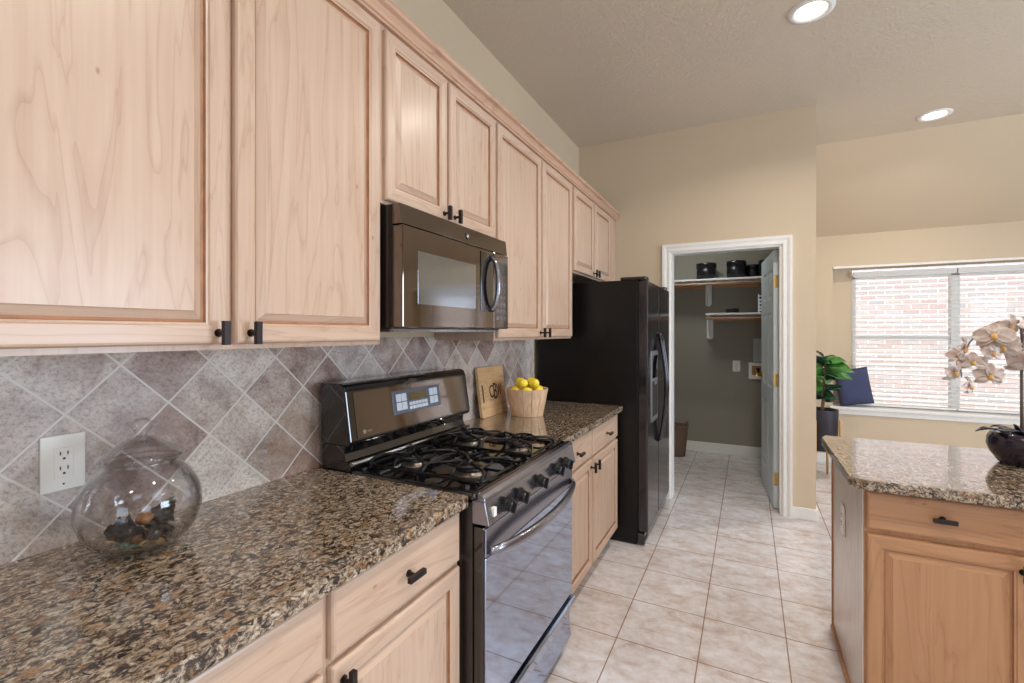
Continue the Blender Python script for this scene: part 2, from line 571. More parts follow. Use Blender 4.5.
# window wall with a shallow recess holding the window
NX0, NX1, NZ0, NZ1, NY = 2.187, 4.28, 0.575, 2.085, 6.14
GX0, GX1, GZ0, GZ1 = 2.378, 4.09, 0.60, 2.01
ww = MB()
ww.box(1.83, NX0, 5.99, 6.3, 0, CH)
ww.box(NX1, 6.15, 5.99, 6.3, 0, CH)
ww.box(NX0, NX1, 5.99, 6.3, 0, NZ0)
ww.box(NX0, NX1, 5.99, 6.3, NZ1, CH)
ww.box(NX0, GX0, NY, 6.3, NZ0, NZ1)
ww.box(GX1, NX1, NY, 6.3, NZ0, NZ1)
struct('wall_window', ww, 'wall')
struct('trim_1', MB().box(NX0 - 0.03, NX1 + 0.03, 5.955, 6.14, 0.585, 0.615).box(NX0, NX1, 5.974, 5.99, 0.535, 0.585), 'white', bevel=0.004)
struct('trim_2', bx(NX0 - 0.0, NX1, 5.975, 5.9899, NZ1 - 0.012, NZ1 + 0.012), 'white', bevel=0.003)
struct('baseboard_window', bx(1.83, 6.0, 5.975, 5.99, 0, 0.10), 'white', bevel=0.004)
win = sroot('window_1', (0, 6.17, 0))
fr = MB()
xm = 3.222
for a, b in ((GX0, GX0 + 0.035), (GX1 - 0.035, GX1), (xm - 0.035, xm + 0.035)):
    fr.box(a, b, -0.03, 0.05, GZ0, GZ1)
fr.box(GX0, GX1, -0.03, 0.05, GZ0, GZ0 + 0.04)
fr.box(GX0, GX1, -0.03, 0.05, GZ1 - 0.04, GZ1)
fr.build('window_frame', 'white', win, bevel=0.003)
for a, b in ((GX0 + 0.036, xm - 0.036), (xm + 0.036, GX1 - 0.036)):
    bx(a, b, -0.015, 0.03, 1.325, 1.365).build('meeting_rail', 'white', win, bevel=0.003)
    bx(a, b, 0.012, 0.016, GZ0 + 0.041, 1.3245).build('pane', 'pane', win)
    bx(a, b, 0.012, 0.016, 1.3655, GZ1 - 0.041).build('pane', 'pane', win)
# off-frame walls of the same open room
for nm, y0, y1, hs in (('wall_right', -3.15, 5.99, ((-2.05, -0.35), (1.55, 3.25))),):
    mb = MB()
    ys = [y0]
    for a, b in hs:
        mb.box(6.0, 6.15, ys[-1], a, 0, CH)
        mb.box(6.0, 6.15, a, b, 0, 0.75)
        mb.box(6.0, 6.15, a, b, 2.25, CH)
        ys.append(b)
    mb.box(6.0, 6.15, ys[-1], y1, 0, CH)
    struct(nm, mb, 'wall')
mb = MB()
mb.box(-0.15, 1.75, -3.15, -3.0, 0, CH); mb.box(3.45, 6.0, -3.15, -3.0, 0, CH)
mb.box(1.75, 3.45, -3.15, -3.0, 0, 0.75); mb.box(1.75, 3.45, -3.15, -3.0, 2.25, CH)
struct('wall_rear', mb, 'wall')
for i, (a, b) in enumerate(((-2.05, -0.35), (1.55, 3.25))):  # unseen side windows added to bring in fill light
    wr = sroot('window_%d' % (i + 2), (6.07, (a + b) / 2, 1.5), PI / 2)
    f = MB()
    for x0, x1, z0, z1 in ((-0.85, -0.80, -0.75, 0.75), (0.80, 0.85, -0.75, 0.75), (-0.02, 0.02, -0.70, 0.70), (-0.80, 0.80, -0.75, -0.70), (-0.80, 0.80, 0.70, 0.75)):
        f.box(x0, x1, -0.03, 0.03, z0, z1)
    f.build('window_frame', 'white', wr)
    bx(-0.8, 0.8, 0.004, 0.008, -0.7, 0.7).build('pane', 'pane', wr)
wr = sroot('window_4', (2.6, -3.07, 1.5), 0)  # unseen rear window, also added for fill light
f = MB()
for x0, x1, z0, z1 in ((-0.85, -0.80, -0.75, 0.75), (0.80, 0.85, -0.75, 0.75), (-0.02, 0.02, -0.70, 0.70), (-0.80, 0.80, -0.75, -0.70), (-0.80, 0.80, 0.70, 0.75)):
    f.box(x0, x1, -0.03, 0.03, z0, z1)
f.build('window_frame', 'white', wr)
bx(-0.8, 0.8, 0.004, 0.008, -0.7, 0.7).build('pane', 'pane', wr)
# baseboards
struct('baseboard_back', MB().box(1.676, 1.843, 4.087, 4.1, 0, 0.085).box(1.83, 1.843, 4.1, 5.975, 0, 0.085), 'white', bevel=0.003)

# door casing: mitred profile
def casing(x0, x1, zt, y, wd=0.066, th=0.018):
    mb = MB()
    prof = [(0, 0), (0, 0.010), (0.008, 0.014), (0.030, 0.012), (0.048, th), (wd, th), (wd, 0)]
    pth = [((x0, 0), (-1, 0)), ((x0, zt), (-1, 1)), ((x1, zt), (1, 1)), ((x1, 0), (1, 0))]
    rings = []
    for (px, pz), (dx, dz) in pth:
        rings.append([mb.bm.verts.new((px + dx * d, y - h, pz + dz * d)) for d, h in prof])
    for A, B in zip(rings, rings[1:]):
        for i in range(len(prof)):
            j = (i + 1) % len(prof)
            mb.face([A[i], A[j], B[j], B[i]])
    mb.face(rings[0]); mb.face(rings[-1][::-1])
    return mb
struct('trim_3', casing(0.798, 1.612, 2.068, 4.1), 'white')
struct('trim_4', MB().box(0.795, 0.811, 4.098, 4.222, 0, 2.07).box(1.594, 1.61, 4.098, 4.222, 0, 2.07).box(0.811, 1.594, 4.098, 4.222, 2.054, 2.07), 'white', bevel=0.002)

# laundry door: canonical leaf along +x from the hinge, thickness in y
dr = sroot('door_1', (1.594, 4.226, 0), R(95.0))
DW, DH, DT = 0.77, 2.035, 0.035
def panel_door(w_, h_, t):
    mb = MB()
    cols = [(0.11, w_ / 2 - 0.045), (w_ / 2 + 0.045, w_ - 0.11)]
    rows = [(0.22, 0.80), (0.93, 1.55), (1.66, 1.90)]
    xs = sorted({0, w_, *[c for p in cols for c in p]})
    zs = sorted({0, h_, *[c for p in rows for c in p]})
    for side, yy in ((-1, 0.0), (1, t)):
        for i in range(len(xs) - 1):
            for j in range(len(zs) - 1):
                a, b, c, d = xs[i], xs[i + 1], zs[j], zs[j + 1]
                if (a, b) in cols and (c, d) in rows:
                    prev = [mb.bm.verts.new(v) for v in ((a, yy, c), (b, yy, c), (b, yy, d), (a, yy, d))]
                    for ins, dep in ((0.012, 0.009), (0.030, 0.009), (0.050, 0.002)):
                        y2 = yy - side * dep
                        cur = [mb.bm.verts.new(v) for v in ((a + ins, y2, c + ins), (b - ins, y2, c + ins), (b - ins, y2, d - ins), (a + ins, y2, d - ins))]
                        for k in range(4):
                            mb.face([prev[k], prev[(k + 1) % 4], cur[(k + 1) % 4], cur[k]])
                        prev = cur
                    mb.face(prev)
                else:
                    mb.face([mb.bm.verts.new(v) for v in ((a, yy, c), (b, yy, c), (b, yy, d), (a, yy, d))])
    for q in (((0, 0, 0), (w_, 0, 0), (w_, t, 0), (0, t, 0)), ((0, 0, h_), (w_, 0, h_), (w_, t, h_), (0, t, h_)),
              ((0, 0, 0), (0, t, 0), (0, t, h_), (0, 0, h_)), ((w_, 0, 0), (w_, t, 0), (w_, t, h_), (w_, 0, h_))):
        mb.face([mb.bm.verts.new(v) for v in q])
    bmesh.ops.remove_doubles(mb.bm, verts=mb.bm.verts, dist=1e-5)
    return mb
leaf = panel_door(DW, DH, DT).build('door_leaf', 'door_paint', dr, loc=(0, 0, 0.012))
for z in (0.24, 1.02, 1.80):
    h = MB().box(-0.0025, 0.0, 0.004, 0.031, z - 0.05, z + 0.05)
    h.lathe([(0, -0.05), (0.006, -0.05), (0.006, 0.05), (0, 0.05)], 10, (-0.004, -0.004, z))
    h.build('hinge', 'brass', dr)
hd = MB()
for sgn, y0 in ((1, DT), (-1, 0)):
    pts = [(0.705, y0, 1.0), (0.705, y0 + sgn * 0.045, 1.0), (0.69, y0 + sgn * 0.056, 1.0), (0.60, y0 + sgn * 0.058, 1.0)]
    hd.tube(pts, [0.011, 0.009, 0.010, 0.008], 10)
    cyl = [(0.705 + 0.03 * math.cos(a * PI / 8), 1.0 + 0.03 * math.sin(a * PI / 8)) for a in range(16)]
    hd.prism(cyl, y0 - 0.0, y0 + sgn * 0.008, 'y')
hd.build('door_handle', 'brass', dr)

# ------------------------------------------------------------------ outside
struct('ground_outside', bx(-6, 14, 6.31, 16, -0.25, -0.2), 'grass')
nb = MB().box(-4, 12, 9.0, 9.3, -0.2, 4.6)
tag(nb.build('neighbour_house', 'brick', None), 'sunlit brick wall of the neighbouring house seen through the blinds', 'building')

# ------------------------------------------------------------------ recessed lights
def can_light(x, y, label, lamp=True):
    t = thing('recessed_light', label, 'ceiling light', (x, y, CH), group='recessed lights in the ceiling')
    MB().lathe([(0.108, 0.0), (0.106, -0.006), (0.085, -0.011), (0.074, -0.006), (0.070, -0.001)], 40).build('trim_ring', 'white', t)
    MB().lathe([(0.0, -0.004), (0.05, -0.0045), (0.0715, -0.002)], 40).build('lens', 'lamp', t)
    l = add_light('lamp_glow', 'AREA', (0, 0, -0.03), (0, 0, 0), CAN_W, CAN_COL, shape='DISK', size=0.13, spread=R(150))
    l.parent = t
can_light(1.676, 2.895, 'white ringed recessed light over the kitchen aisle, nearer of the two')
can_light(2.674, 4.72, 'small recessed light near the sloped dining ceiling, farther of the two')
for x, y in ((1.676, 0.9), (1.676, -1.1), (3.9, 1.9), (3.9, -0.6)):
    can_light(x, y, 'recessed ceiling light behind or beside the camera position')
tag(MB().lathe([(0, -0.012), (0.012, -0.012), (0.014, 0.0)], 12).tube([(0, 0, -0.01), (0.0, 0, -0.025), (0.01, 0, -0.032), (0.014, 0, -0.024)], 0.003, 6)
    .build('ceiling_hook', 'slate', None, loc=(2.24, 2.43, CH)), 'tiny grey hook screwed into the ceiling at upper right', 'hook')

# ------------------------------------------------------------------ cabinets (canonical: x = width, front faces -y, wall at y = 0)
def door_front(x0, x1, z0, z1, yf, raised=True, th=0.019):
    """door or drawer front whose face is at yf (toward -y); material 0 vertical grain, 1 horizontal grain"""
    mb = MB()
    def ring(ins, dy):
        return [mb.bm.verts.new(v) for v in ((x0 + ins, yf + dy, z0 + ins), (x1 - ins, yf + dy, z0 + ins), (x1 - ins, yf + dy, z1 - ins), (x0 + ins, yf + dy, z1 - ins))]
    if raised:
        st = [(0, th), (0, 0.006), (0.003, 0.0015), (0.007, 0), (0.040, 0), (0.043, 0.004), (0.047, 0.0045), (0.049, 0.011), (0.054, 0.012), (0.070, 0.0035), (0.072, 0.0015)]
    else:
        st = [(0, th), (0, 0.006), (0.003, 0.002), (0.008, 0)]
    prev = ring(*st[0])
    mb.face(prev[::-1])
    for i, s_ in enumerate(st[1:]):
        cur = ring(*s_)
        for k in range(4):
            horiz = k in (0, 2)
            mb.face([prev[k], prev[(k + 1) % 4], cur[(k + 1) % 4], cur[k]], 2 if raised and i in (6, 7) else (1 if horiz else 0))
        prev = cur
    mb.face(prev, 0 if raised else 1)
    return mb

def tknob(x, z, yf, vertical=True, L=0.052):
    mb = MB()
    c = [(x + 0.009 * math.cos(a * PI / 8), z + 0.009 * math.sin(a * PI / 8)) for a in range(16)]
    mb.prism(c, yf - 0.003, yf + 0.002, 'y')
    c = [(x + 0.0048 * math.cos(a * PI / 6), z + 0.0048 * math.sin(a * PI / 6)) for a in range(12)]
    mb.prism(c, yf - 0.024, yf, 'y')
    h = L / 2
    if vertical:
        mb.box(x - 0.0065, x + 0.0065, yf - 0.034, yf - 0.022, z - h, z + h)
    else:
        mb.box(x - h, x + h, yf - 0.034, yf - 0.022, z - 0.0065, z + 0.0065)
    return mb

def cabinet(name, label, cat, loc, rz, w_, z0, z1, depth, doors=(), drawers=(), v='maple_v', h='maple_h', toe=False, side=None, group=None, full_frame=True):
    """doors/drawers: (x0, x1, z0, z1, knob x, knob z)"""
    t = thing(name, label, cat, loc, rz, group)
    b = MB()
    e = 0.0006
    zb = z0 + (0.10 if toe else 0)
    b.box(e, w_ - e, -depth + 0.019, -e, zb, z1)
    if toe:
        b.box(e + 0.002, w_ - e - 0.002, -depth + 0.075, -e, z0, zb)
    b.build('body', side or v, t)
    # face frame: stiles and rails around every opening
    f = MB()
    ops = [(d[0] + 0.012, d[1] - 0.012, d[2] + 0.012, d[3] - 0.012) for d in list(doors) + list(drawers)]
    xs = sorted({e, w_ - e, *[o[0] for o in ops], *[o[1] for o in ops]})
    zs = sorted({zb, z1, *[o[2] for o in ops], *[o[3] for o in ops]})
    for i in range(len(xs) - 1):
        run = None
        for j in range(len(zs) - 1):
            cxm, czm = (xs[i] + xs[i + 1]) / 2, (zs[j] + zs[j + 1]) / 2
            hole = any(o[0] < cxm < o[1] and o[2] < czm < o[3] for o in ops)
            if not hole:
                f.box(xs[i], xs[i + 1], -depth, -depth + 0.0189, zs[j], zs[j + 1])
    f.build('face_frame', v, t)
    for d in doors:
        o = door_front(d[0], d[1], d[2], d[3], -depth - 0.0195).build('door', [v, h, 'glaze'], t)
        tknob(d[4], d[5], -depth - 0.0195).build('knob', 'bronze', o)
    for d in drawers:
        o = door_front(d[0], d[1], d[2], d[3], -depth - 0.0195, False).build('drawer', [v, h], t)
        tknob(d[4], d[5], -depth - 0.0195, False, 0.06).build('pull', 'bronze', o)
    return t

RZ = PI / 2
UZ0, UZ1, UD = 1.358, 2.385, 0.33
def uppers(y0, y1, ds, zb, label, grp='maple upper cabinets'):
    w_ = y1 - y0
    dd = [(a - y0, b - y0, zb + 0.012, 2.370, k - y0, zb + 0.037) for a, b, k in ds]
    return cabinet('upper_cabinet', label, 'cabinet', (0, y0, 0), RZ, w_, zb, UZ1, UD, dd, group=grp)
uppers(0.155, 1.1385, [(0.172, 0.641, 0.618), (0.659, 1.124, 0.692)], UZ0, 'large maple upper cabinet in the left foreground above the glass jar')
uppers(1.1395, 1.885, [(1.150, 1.489, 1.466), (1.507, 1.876, 1.537)], 1.812, 'short maple upper cabinet directly above the microwave')
uppers(1.886, 2.938, [(1.900, 2.407, 2.385), (2.428, 2.918, 2.460)], UZ0, 'tall maple upper cabinet between microwave and refrigerator, above the lemon pail')
uppers(2.939, 4.098, [(2.962, 3.405, 3.383), (3.430, 3.870, 3.452)], 1.800, 'short maple upper cabinet above the black refrigerator')
# crown moulding runs over all of them
cp = [(-0.331, 2.3855), (-0.345, 2.3855), (-0.348, 2.392), (-0.353, 2.394), (-0.357, 2.404), (-0.366, 2.416), (-0.378, 2.422), (-0.381, 2.428), (-0.381, 2.438), (-0.331, 2.438)]
cr = MB().prism(cp, 0.155, 4.098, 'x')
tag(cr.build('crown_moulding', 'maple_edge', None, rot=(0, 0, RZ)), 'long reddish maple crown moulding along the tops of the upper cabinets', 'moulding')

BZ = 0.878
def bases(y0, y1, units, label, name='base_cabinet'):
    w_ = y1 - y0
    ds, dw = [], []
    for a, b, k in units:
        ds.append((a - y0, b - y0, 0.125, 0.706, k - y0, 0.668))
        dw.append((a - y0, b - y0, 0.722, 0.866, (a + b) / 2 - y0, 0.794))
    return cabinet(name, label, 'cabinet', (0, y0, 0), RZ, w_, 0, BZ, 0.605, ds, dw, toe=True, group='maple base cabinets')
bases(0.155, 1.170, [(0.170, 0.664, 0.640), (0.686, 1.158, 0.712)], 'maple base cabinet under the foreground granite counter, left of the range')
bases(1.944, 3.035, [(1.958, 2.462, 2.436), (2.484, 3.015, 2.510)], 'maple base cabinet between the range and the refrigerator')
bases(-0.86, 0.154, [(-0.845, -0.36, -0.385), (-0.34, 0.14, -0.315)], 'maple base cabinet continuing behind the camera on the left wall')

def slab(y0, y1, label, x1=0.645, z=0.914, th=0.035):
    mb = MB().box(0.001, x1, y0, y1, z - th, z)
    return tag(mb.build('granite_countertop', 'granite', None, bevel=0.004, seg=3), label, 'countertop')
slab(-0.87, 1.172, 'brown and black speckled granite countertop under the glass jar')
slab(1.941, 3.068, 'granite countertop section between range and refrigerator, under the lemon pail')

# ------------------------------------------------------------------ range (canonical)
RW = 0.762
rg = thing('gas_range', 'black four-burner gas range with glossy oven door between the counters', 'stove', (0, 1.1745, 0), RZ)
bx(0.002, RW - 0.002, -0.655, -0.012, 0.03, 0.8945).build('body', 'black_side', rg, bevel=0.004)
MB().box(0.03, RW - 0.03, -0.62, -0.03, 0.0, 0.03).build('toe_base', 'rubber', rg)
ct = MB()
CX0, CX1, CY0, CY1 = 0.0, RW, -0.672, -0.159
def rrect(x0, x1, y0, y1, r, n=5):
    out = []
    for cx_, cy_, a in ((x1 - r, y1 - r, 0), (x0 + r, y1 - r, 90), (x0 + r, y0 + r, 180), (x1 - r, y0 + r, 270)):
        out += arc(cx_, cy_, r, a, a + 90, n)
    return out
rings = []
for ins, z in ((0.004, 0.895), (0.0, 0.905), (0.0, 0.915), (0.006, 0.921), (0.018, 0.921), (0.028, 0.912), (0.05, 0.909)):
    rings.append([ct.bm.verts.new((x, y, z)) for x, y in rrect(CX0 + ins, CX1 - ins, CY0 + ins, CY1 - ins, 0.022)])
for A, B in zip(rings, rings[1:]):
    for i in range(len(A)):
        ct.face([A[i], A[(i + 1) % len(A)], B[(i + 1) % len(A)], B[i]], 0, True)
ct.face(rings[0][::-1]); ct.face(rings[-1])
ct.build('cooktop', 'gloss_black', rg)
BUR = [(0.195, -0.525, 0.046), (0.195, -0.285, 0.036), (RW - 0.195, -0.525, 0.040), (RW - 0.195, -0.285, 0.046)]
for x, y, r in BUR:
    b_ = MB().lathe([(0, 0.909), (r + 0.012, 0.9095), (r + 0.006, 0.915), (r - 0.002, 0.917), (r - 0.003, 0.926), (0, 0.926)], 32, (x, y, 0)).build('burner', 'burner', rg)
    MB().lathe([(0, 0.9262), (r, 0.9262), (r + 0.002, 0.930), (r - 0.004, 0.935), (0, 0.936)], 32, (x, y, 0)).build('burner_cap', 'cast', b_)
def grate(x0, x1):
    g = MB()
    zt, zb_ = 0.957, 0.916
    y0, y1 = -0.640, -0.180
    ym = (y0 + y1) / 2
    xc = (x0 + x1) / 2
    # base ring, low
    g.tube([(x, y, zb_ + 0.010) for x, y in rrect(x0, x1, y0, y1, 0.03, 4)], 0.0052, 8, cyclic=True)
    for yc in (-0.525, -0.285):
        # four arched fingers reaching in from the ring, each bent up then in
        for a in (45, 135, 225, 315):
            ca, sa = math.cos(R(a)), math.sin(R(a))
            xo = x1 if ca > 0 else x0
            yo = yc + sa * 0.118 * 1.41
            yo = max(min(yo, y1 - 0.002), y0 + 0.002)
            ox, oy = (xo + (0.02 if ca < 0 else -0.02)), yo
            pts = [(xo, yo, zb_ + 0.010), (ox, oy * 1.0, zt - 0.012), (ox + (xc - ox) * 0.15, oy + (yc - oy) * 0.12, zt - 0.002),
                   (xc + ca * 0.075, yc + sa * 0.075, zt), (xc + ca * 0.034, yc + sa * 0.034, zt), (xc + ca * 0.026, yc + sa * 0.026, zt - 0.008)]
            g.tube(pts, 0.0052, 8)
        # arched loop over the burner
        loop = [(xc + 0.088 * math.cos(t_), yc + 0.072 * math.sin(t_), zt - 0.006 + 0.006 * math.cos(2 * t_)) for t_ in [2 * PI * k / 20 for k in range(20)]]
        g.tube(loop, 0.0050, 8, cyclic=True)
        g.tube([(x0 + 0.004, yc, zb_ + 0.012), (x0 + 0.018, yc, zt - 0.006), (xc - 0.034, yc, zt)], 0.005, 8)
        g.tube([(x1 - 0.004, yc, zb_ + 0.012), (x1 - 0.018, yc, zt - 0.006), (xc + 0.034, yc, zt)], 0.005, 8)
    g.tube([(x0, ym, zb_ + 0.010), (x0 + 0.03, ym, zt - 0.01), (xc, ym, zt), (x1 - 0.03, ym, zt - 0.01), (x1, ym, zb_ + 0.010)], 0.005, 8)
    for x in (x0 + 0.004, x1 - 0.004):
        for y in (y0 + 0.03, ym, y1 - 0.03):
            g.box(x - 0.006, x + 0.006, y - 0.010, y + 0.010, 0.910, 0.922)
    return g
grate(0.075, 0.315).build('grate', 'cast', rg)
grate(RW - 0.315, RW - 0.075).build('grate', 'cast', rg)
# control panel, trim, knobs
MB().prism([(-0.6725, 0.922), (-0.688, 0.919), (-0.697, 0.910), (-0.699, 0.900), (-0.655, 0.900), (-0.6725, 0.905)], 0.0, RW, 'x').build('front_trim', 'slate', rg, bevel=0.002)
MB().prism([(-0.655, 0.8995), (-0.697, 0.8995), (-0.712, 0.832), (-0.655, 0.832)], 0.0, RW, 'x').build('control_panel', 'slate', rg, bevel=0.002)
sl = math.atan2(0.012, 0.0605)
for i, kx in enumerate((0.112, 0.205, 0.368, 0.532, 0.628)):
    k = MB()
    n = 28
    def ring(r, y):
        return [(r * (1.0 + (0.05 * (j % 2))) * math.cos(2 * PI * j / n), y, r * (1.0 + (0.05 * (j % 2))) * math.sin(2 * PI * j / n)) for j in range(n)]
    pr = [(0.0235, 0.0), (0.0235, -0.008), (0.019, -0.010), (0.0175, -0.026), (0.014, -0.029)]
    rr = [[k.bm.verts.new(p) for p in ring(r, y)] for r, y in pr]
    for A, B in zip(rr, rr[1:]):
        for j in range(n):
            k.face([A[j], A[(j + 1) % n], B[(j + 1) % n], B[j]])
    k.face(rr[0]); k.face(rr[-1][::-1])
    k.box(-0.0045, 0.0045, -0.040, -0.02, -0.018, 0.018)
    k.build('knob', 'knob_black', rg, loc=(kx, -0.7065, 0.863), rot=(sl, 0, 0))
MB().box(0.030, 0.046, -0.7125, -0.700, 0.850, 0.876).build('igniter_switch', 'white_plastic', rg)
# oven door
DZ0, DZ1 = 0.262, 0.822
od = MB()
od.box(0.004, RW - 0.004, -0.692, -0.657, DZ0, DZ1)
odo = od.build('oven_door', 'gloss_black', rg, bevel=0.004)
bx(0.006, RW - 0.006, -0.698, -0.6925, DZ1 - 0.088, DZ1 - 0.003).build('door_top_trim', 'slate', odo, bevel=0.0025)
bx(0.006, RW - 0.006, -0.6975, -0.6925, DZ0 + 0.004, DZ1 - 0.090).build('window_glass', 'mirror_black', odo, bevel=0.002)
hp = []
for i in range(25):
    u = i / 24
    b_ = math.sin(PI * u)
    hp.append((0.02 + (RW - 0.04) * u, -0.704 - 0.050 * b_ ** 0.6, 0.752 - 0.012 * b_))
MB().tube(hp, [0.013 + 0.005 * math.sin(PI * i / 24) for i in range(25)], 12, flat=0.75).build('handle', 'slate', odo)
# storage drawer with a scooped face
dp = [(-0.657, 0.255), (-0.706, 0.255), (-0.712, 0.248), (-0.704, 0.236), (-0.690, 0.205), (-0.684, 0.165), (-0.686, 0.12), (-0.692, 0.075), (-0.657, 0.075)]
MB().prism(dp, 0.004, RW - 0.004, 'x').build('storage_drawer', 'mirror_black', rg, bevel=0.0015)
# backguard
bgp = [(-0.024, 1.005), (-0.158, 1.002), (-0.168, 1.010), (-0.169, 1.020), (-0.143, 1.190), (-0.133, 1.211), (-0.115, 1.218), (-0.024, 1.218)]
MB().prism(bgp, -0.004, RW + 0.004, 'x').build('backguard', 'gloss_black', rg, bevel=0.006, seg=3)
th_c = math.atan2(0.026, 0.170)   # tilt of the console face
def on_console(x0, x1, s0, s1, thk, name, mat, parent, bevel=0.0, lift=0.0):
    mb = MB().box(x0, x1, -thk, 0.0015, s0, s1)
    if parent is not rg:   # a sub-part shares its part's tilted frame
        return mb.build(name, mat, parent, bevel=bevel)
    return mb.build(name, mat, parent, loc=(0, -0.169 - lift, 1.020), rot=(-th_c, 0, 0), bevel=bevel)
face = on_console(0.03, RW - 0.03, 0.004, 0.168, 0.0025, 'console_face', 'mirror_brown', rg, 0.001)
D0 = 0.222
dsp = on_console(D0, D0 + 0.308, 0.056, 0.148, 0.005, 'control_display', 'display_frame', rg, 0.002)
on_console(D0 + 0.098, D0 + 0.212, 0.102, 0.134, 0.0065, 'clock_screen', 'display', dsp)
for a in range(2):
    for b in range(2):
        on_console(D0 + 0.020 + a * 0.032, D0 + 0.049 + a * 0.032, 0.070 + b * 0.034, 0.100 + b * 0.034, 0.0065, 'key', 'key', dsp)
        on_console(D0 + 0.232 + a * 0.029, D0 + 0.258 + a * 0.029, 0.072 + b * 0.034, 0.102 + b * 0.034, 0.0065, 'key', 'key', dsp)
for a in range(6):
    for b in range(2):
        on_console(D0 + 0.096 + a * 0.020, D0 + 0.113 + a * 0.020, 0.066 + b * 0.016, 0.079 + b * 0.016, 0.0065, 'key', 'key', dsp)
lg = MB()
lg.prism([(0.064 + 0.008 * math.cos(a * PI / 10), 0.024 + 0.008 * math.sin(a * PI / 10)) for a in range(20)], -0.0035, 0.0, 'y')
for i in range(3):
    lg.box(0.078 + i * 0.008, 0.083 + i * 0.008, -0.0032, 0, 0.020, 0.027)
lg.build('emblem', 'steel', rg, loc=(0, -0.169, 1.020), rot=(-th_c, 0, 0))
rp = [(-0.024, 0.905), (-0.158, 0.905), (-0.158, 0.935), (-0.142, 0.948), (-0.132, 0.972), (-0.136, 1.0015), (-0.024, 1.0015)]
MB().prism(rp, 0.004, RW - 0.004, 'x').build('backguard_riser', 'gloss_black', rg, bevel=0.002)
MB().tube([(0.006, -0.163, 0.940), (RW - 0.006, -0.163, 0.940)], 0.0085, 12).build('riser_trim_bar', 'steel', rg)

# ------------------------------------------------------------------ microwave (canonical)
MW, MD_, MZ0, MZ1 = 0.722, 0.412, 1.408, 1.808
mw = thing('microwave', 'dark over-the-range microwave with mirror-like door below the short cabinet', 'microwave', (0, 1.153, 0), RZ)
MB().box(0, MW, -MD_ + 0.045, -0.002, MZ0, MZ1).build('body', 'black_side', mw, bevel=0.003)
MB().box(0.01, MW - 0.01, -MD_ + 0.05, -0.05, MZ0 - 0.010, MZ0 - 0.0005).build('bottom_plate', 'slate', mw)
VT = 1.742
MB().prism([(-MD_ + 0.0455, VT), (-MD_ + 0.004, VT), (-MD_ + 0.012, MZ1), (-MD_ + 0.0455, MZ1)], 0, MW, 'x').build('vent_band', 'mirror_brown', mw, bevel=0.003)
MB().lathe([(0, -0.0012), (0.012, -0.001), (0.012, 0.0)], 20).build('emblem', 'steel', mw, loc=(0.392, -MD_ + 0.0045, 1.772), rot=(-PI / 2 - 0.12, 0, 0))
mdo = MB().box(0.0, 0.588, -MD_, -MD_ + 0.045, MZ0 + 0.004, VT - 0.003).build('door', 'mirror_brown', mw, bevel=0.004)
bx(0.075, 0.44, -MD_ - 0.0012, -MD_ + 0.001, 1.490, 1.665).build('door_window', plain('door_window_glass', srgb(160, 166, 174), 0.10, 1.0, var=0.02), mdo, bevel=0.0005)
hpts = [(0.560, -MD_ - 0.003, 1.488)] + [(0.560, -MD_ - 0.008 - 0.030 * math.sin(PI * i / 14) ** 0.5, 1.495 + 0.215 * i / 14) for i in range(15)] + [(0.560, -MD_ - 0.003, 1.717)]
bx(0.478, 0.574, -MD_ - 0.003, -MD_ + 0.001, 1.482, 1.728).build('handle_plate', 'gloss_black', mdo, bevel=0.001)
MB().tube(hpts, 0.010, 12, flat=1.0).build('handle', 'slate', mdo)
cpn = MB().box(0.591, MW, -MD_, -MD_ + 0.045, MZ0 + 0.004, VT - 0.003).build('control_panel', 'mirror_brown', mw, bevel=0.004)
for i in range(3):
    for j in range(6):
        bx(0.612 + i * 0.031, 0.634 + i * 0.031, -MD_ - 0.0012, -MD_ + 0.001, 1.45 + j * 0.030, 1.467 + j * 0.030).build('key', 'slate', cpn)
bx(0.610, 0.704, -MD_ - 0.0012, -MD_ + 0.001, 1.650, 1.700).build('screen', 'gloss_black', cpn)

# ------------------------------------------------------------------ refrigerator (canonical)
FW, FB, FD, FH = 0.925, 0.735, 0.800, 1.742
fg = thing('refrigerator', 'tall black side-by-side refrigerator standing beside the laundry doorway', 'refrigerator', (0, 3.092, 0), RZ)
MB().box(0, FW, -FB, -0.03, 0.035, FH).build('body', 'fridge_side', fg, bevel=0.004)
MB().box(0.015, FW - 0.015, -FB + 0.01, -0.06, 0.0, 0.034).build('base_feet', 'rubber', fg)
def rdoor(x0, x1):
    p = [(x0, -FB - 0.008), (x1, -FB - 0.008)]
    n = 8
    r = 0.012
    out = [(x1, -FB - 0.008)]
    out += [(x1 - r + r * math.cos(R(-a)), -FD + r + r * math.sin(R(-a)) - 0.0) for a in range(0, 91, 15)]
    out += [(x0 + r + r * math.cos(R(-90 - a)), -FD + r + r * math.sin(R(-90 - a))) for a in range(0, 91, 15)]
    out += [(x0, -FB - 0.008)]
    return MB().prism(out, 0.095, FH - 0.008, 'z')
dA = rdoor(0.003, 0.403).build('door', 'fridge_door', fg, bevel=0.003)
dB = rdoor(0.411, FW - 0.003).build('door', 'fridge_door', fg, bevel=0.003)
MB().box(0.01, FW - 0.01, -FB - 0.0078, -FB + 0.0, 0.10, FH - 0.02).build('gasket', 'rubber', fg)
gr = MB().box(0.004, FW - 0.004, -FB - 0.045, -FB - 0.0005, 0.012, 0.086)
gro = gr.build('kick_grille', 'gloss_black', fg, bevel=0.004)
MB().prism([(0.012, 0.035), (0.012, 0.062), (0.10, 0.062), (0.10, 0.035)], -FB - 0.047, -FB - 0.044, 'y').build('grille_slot', 'slot', gro)
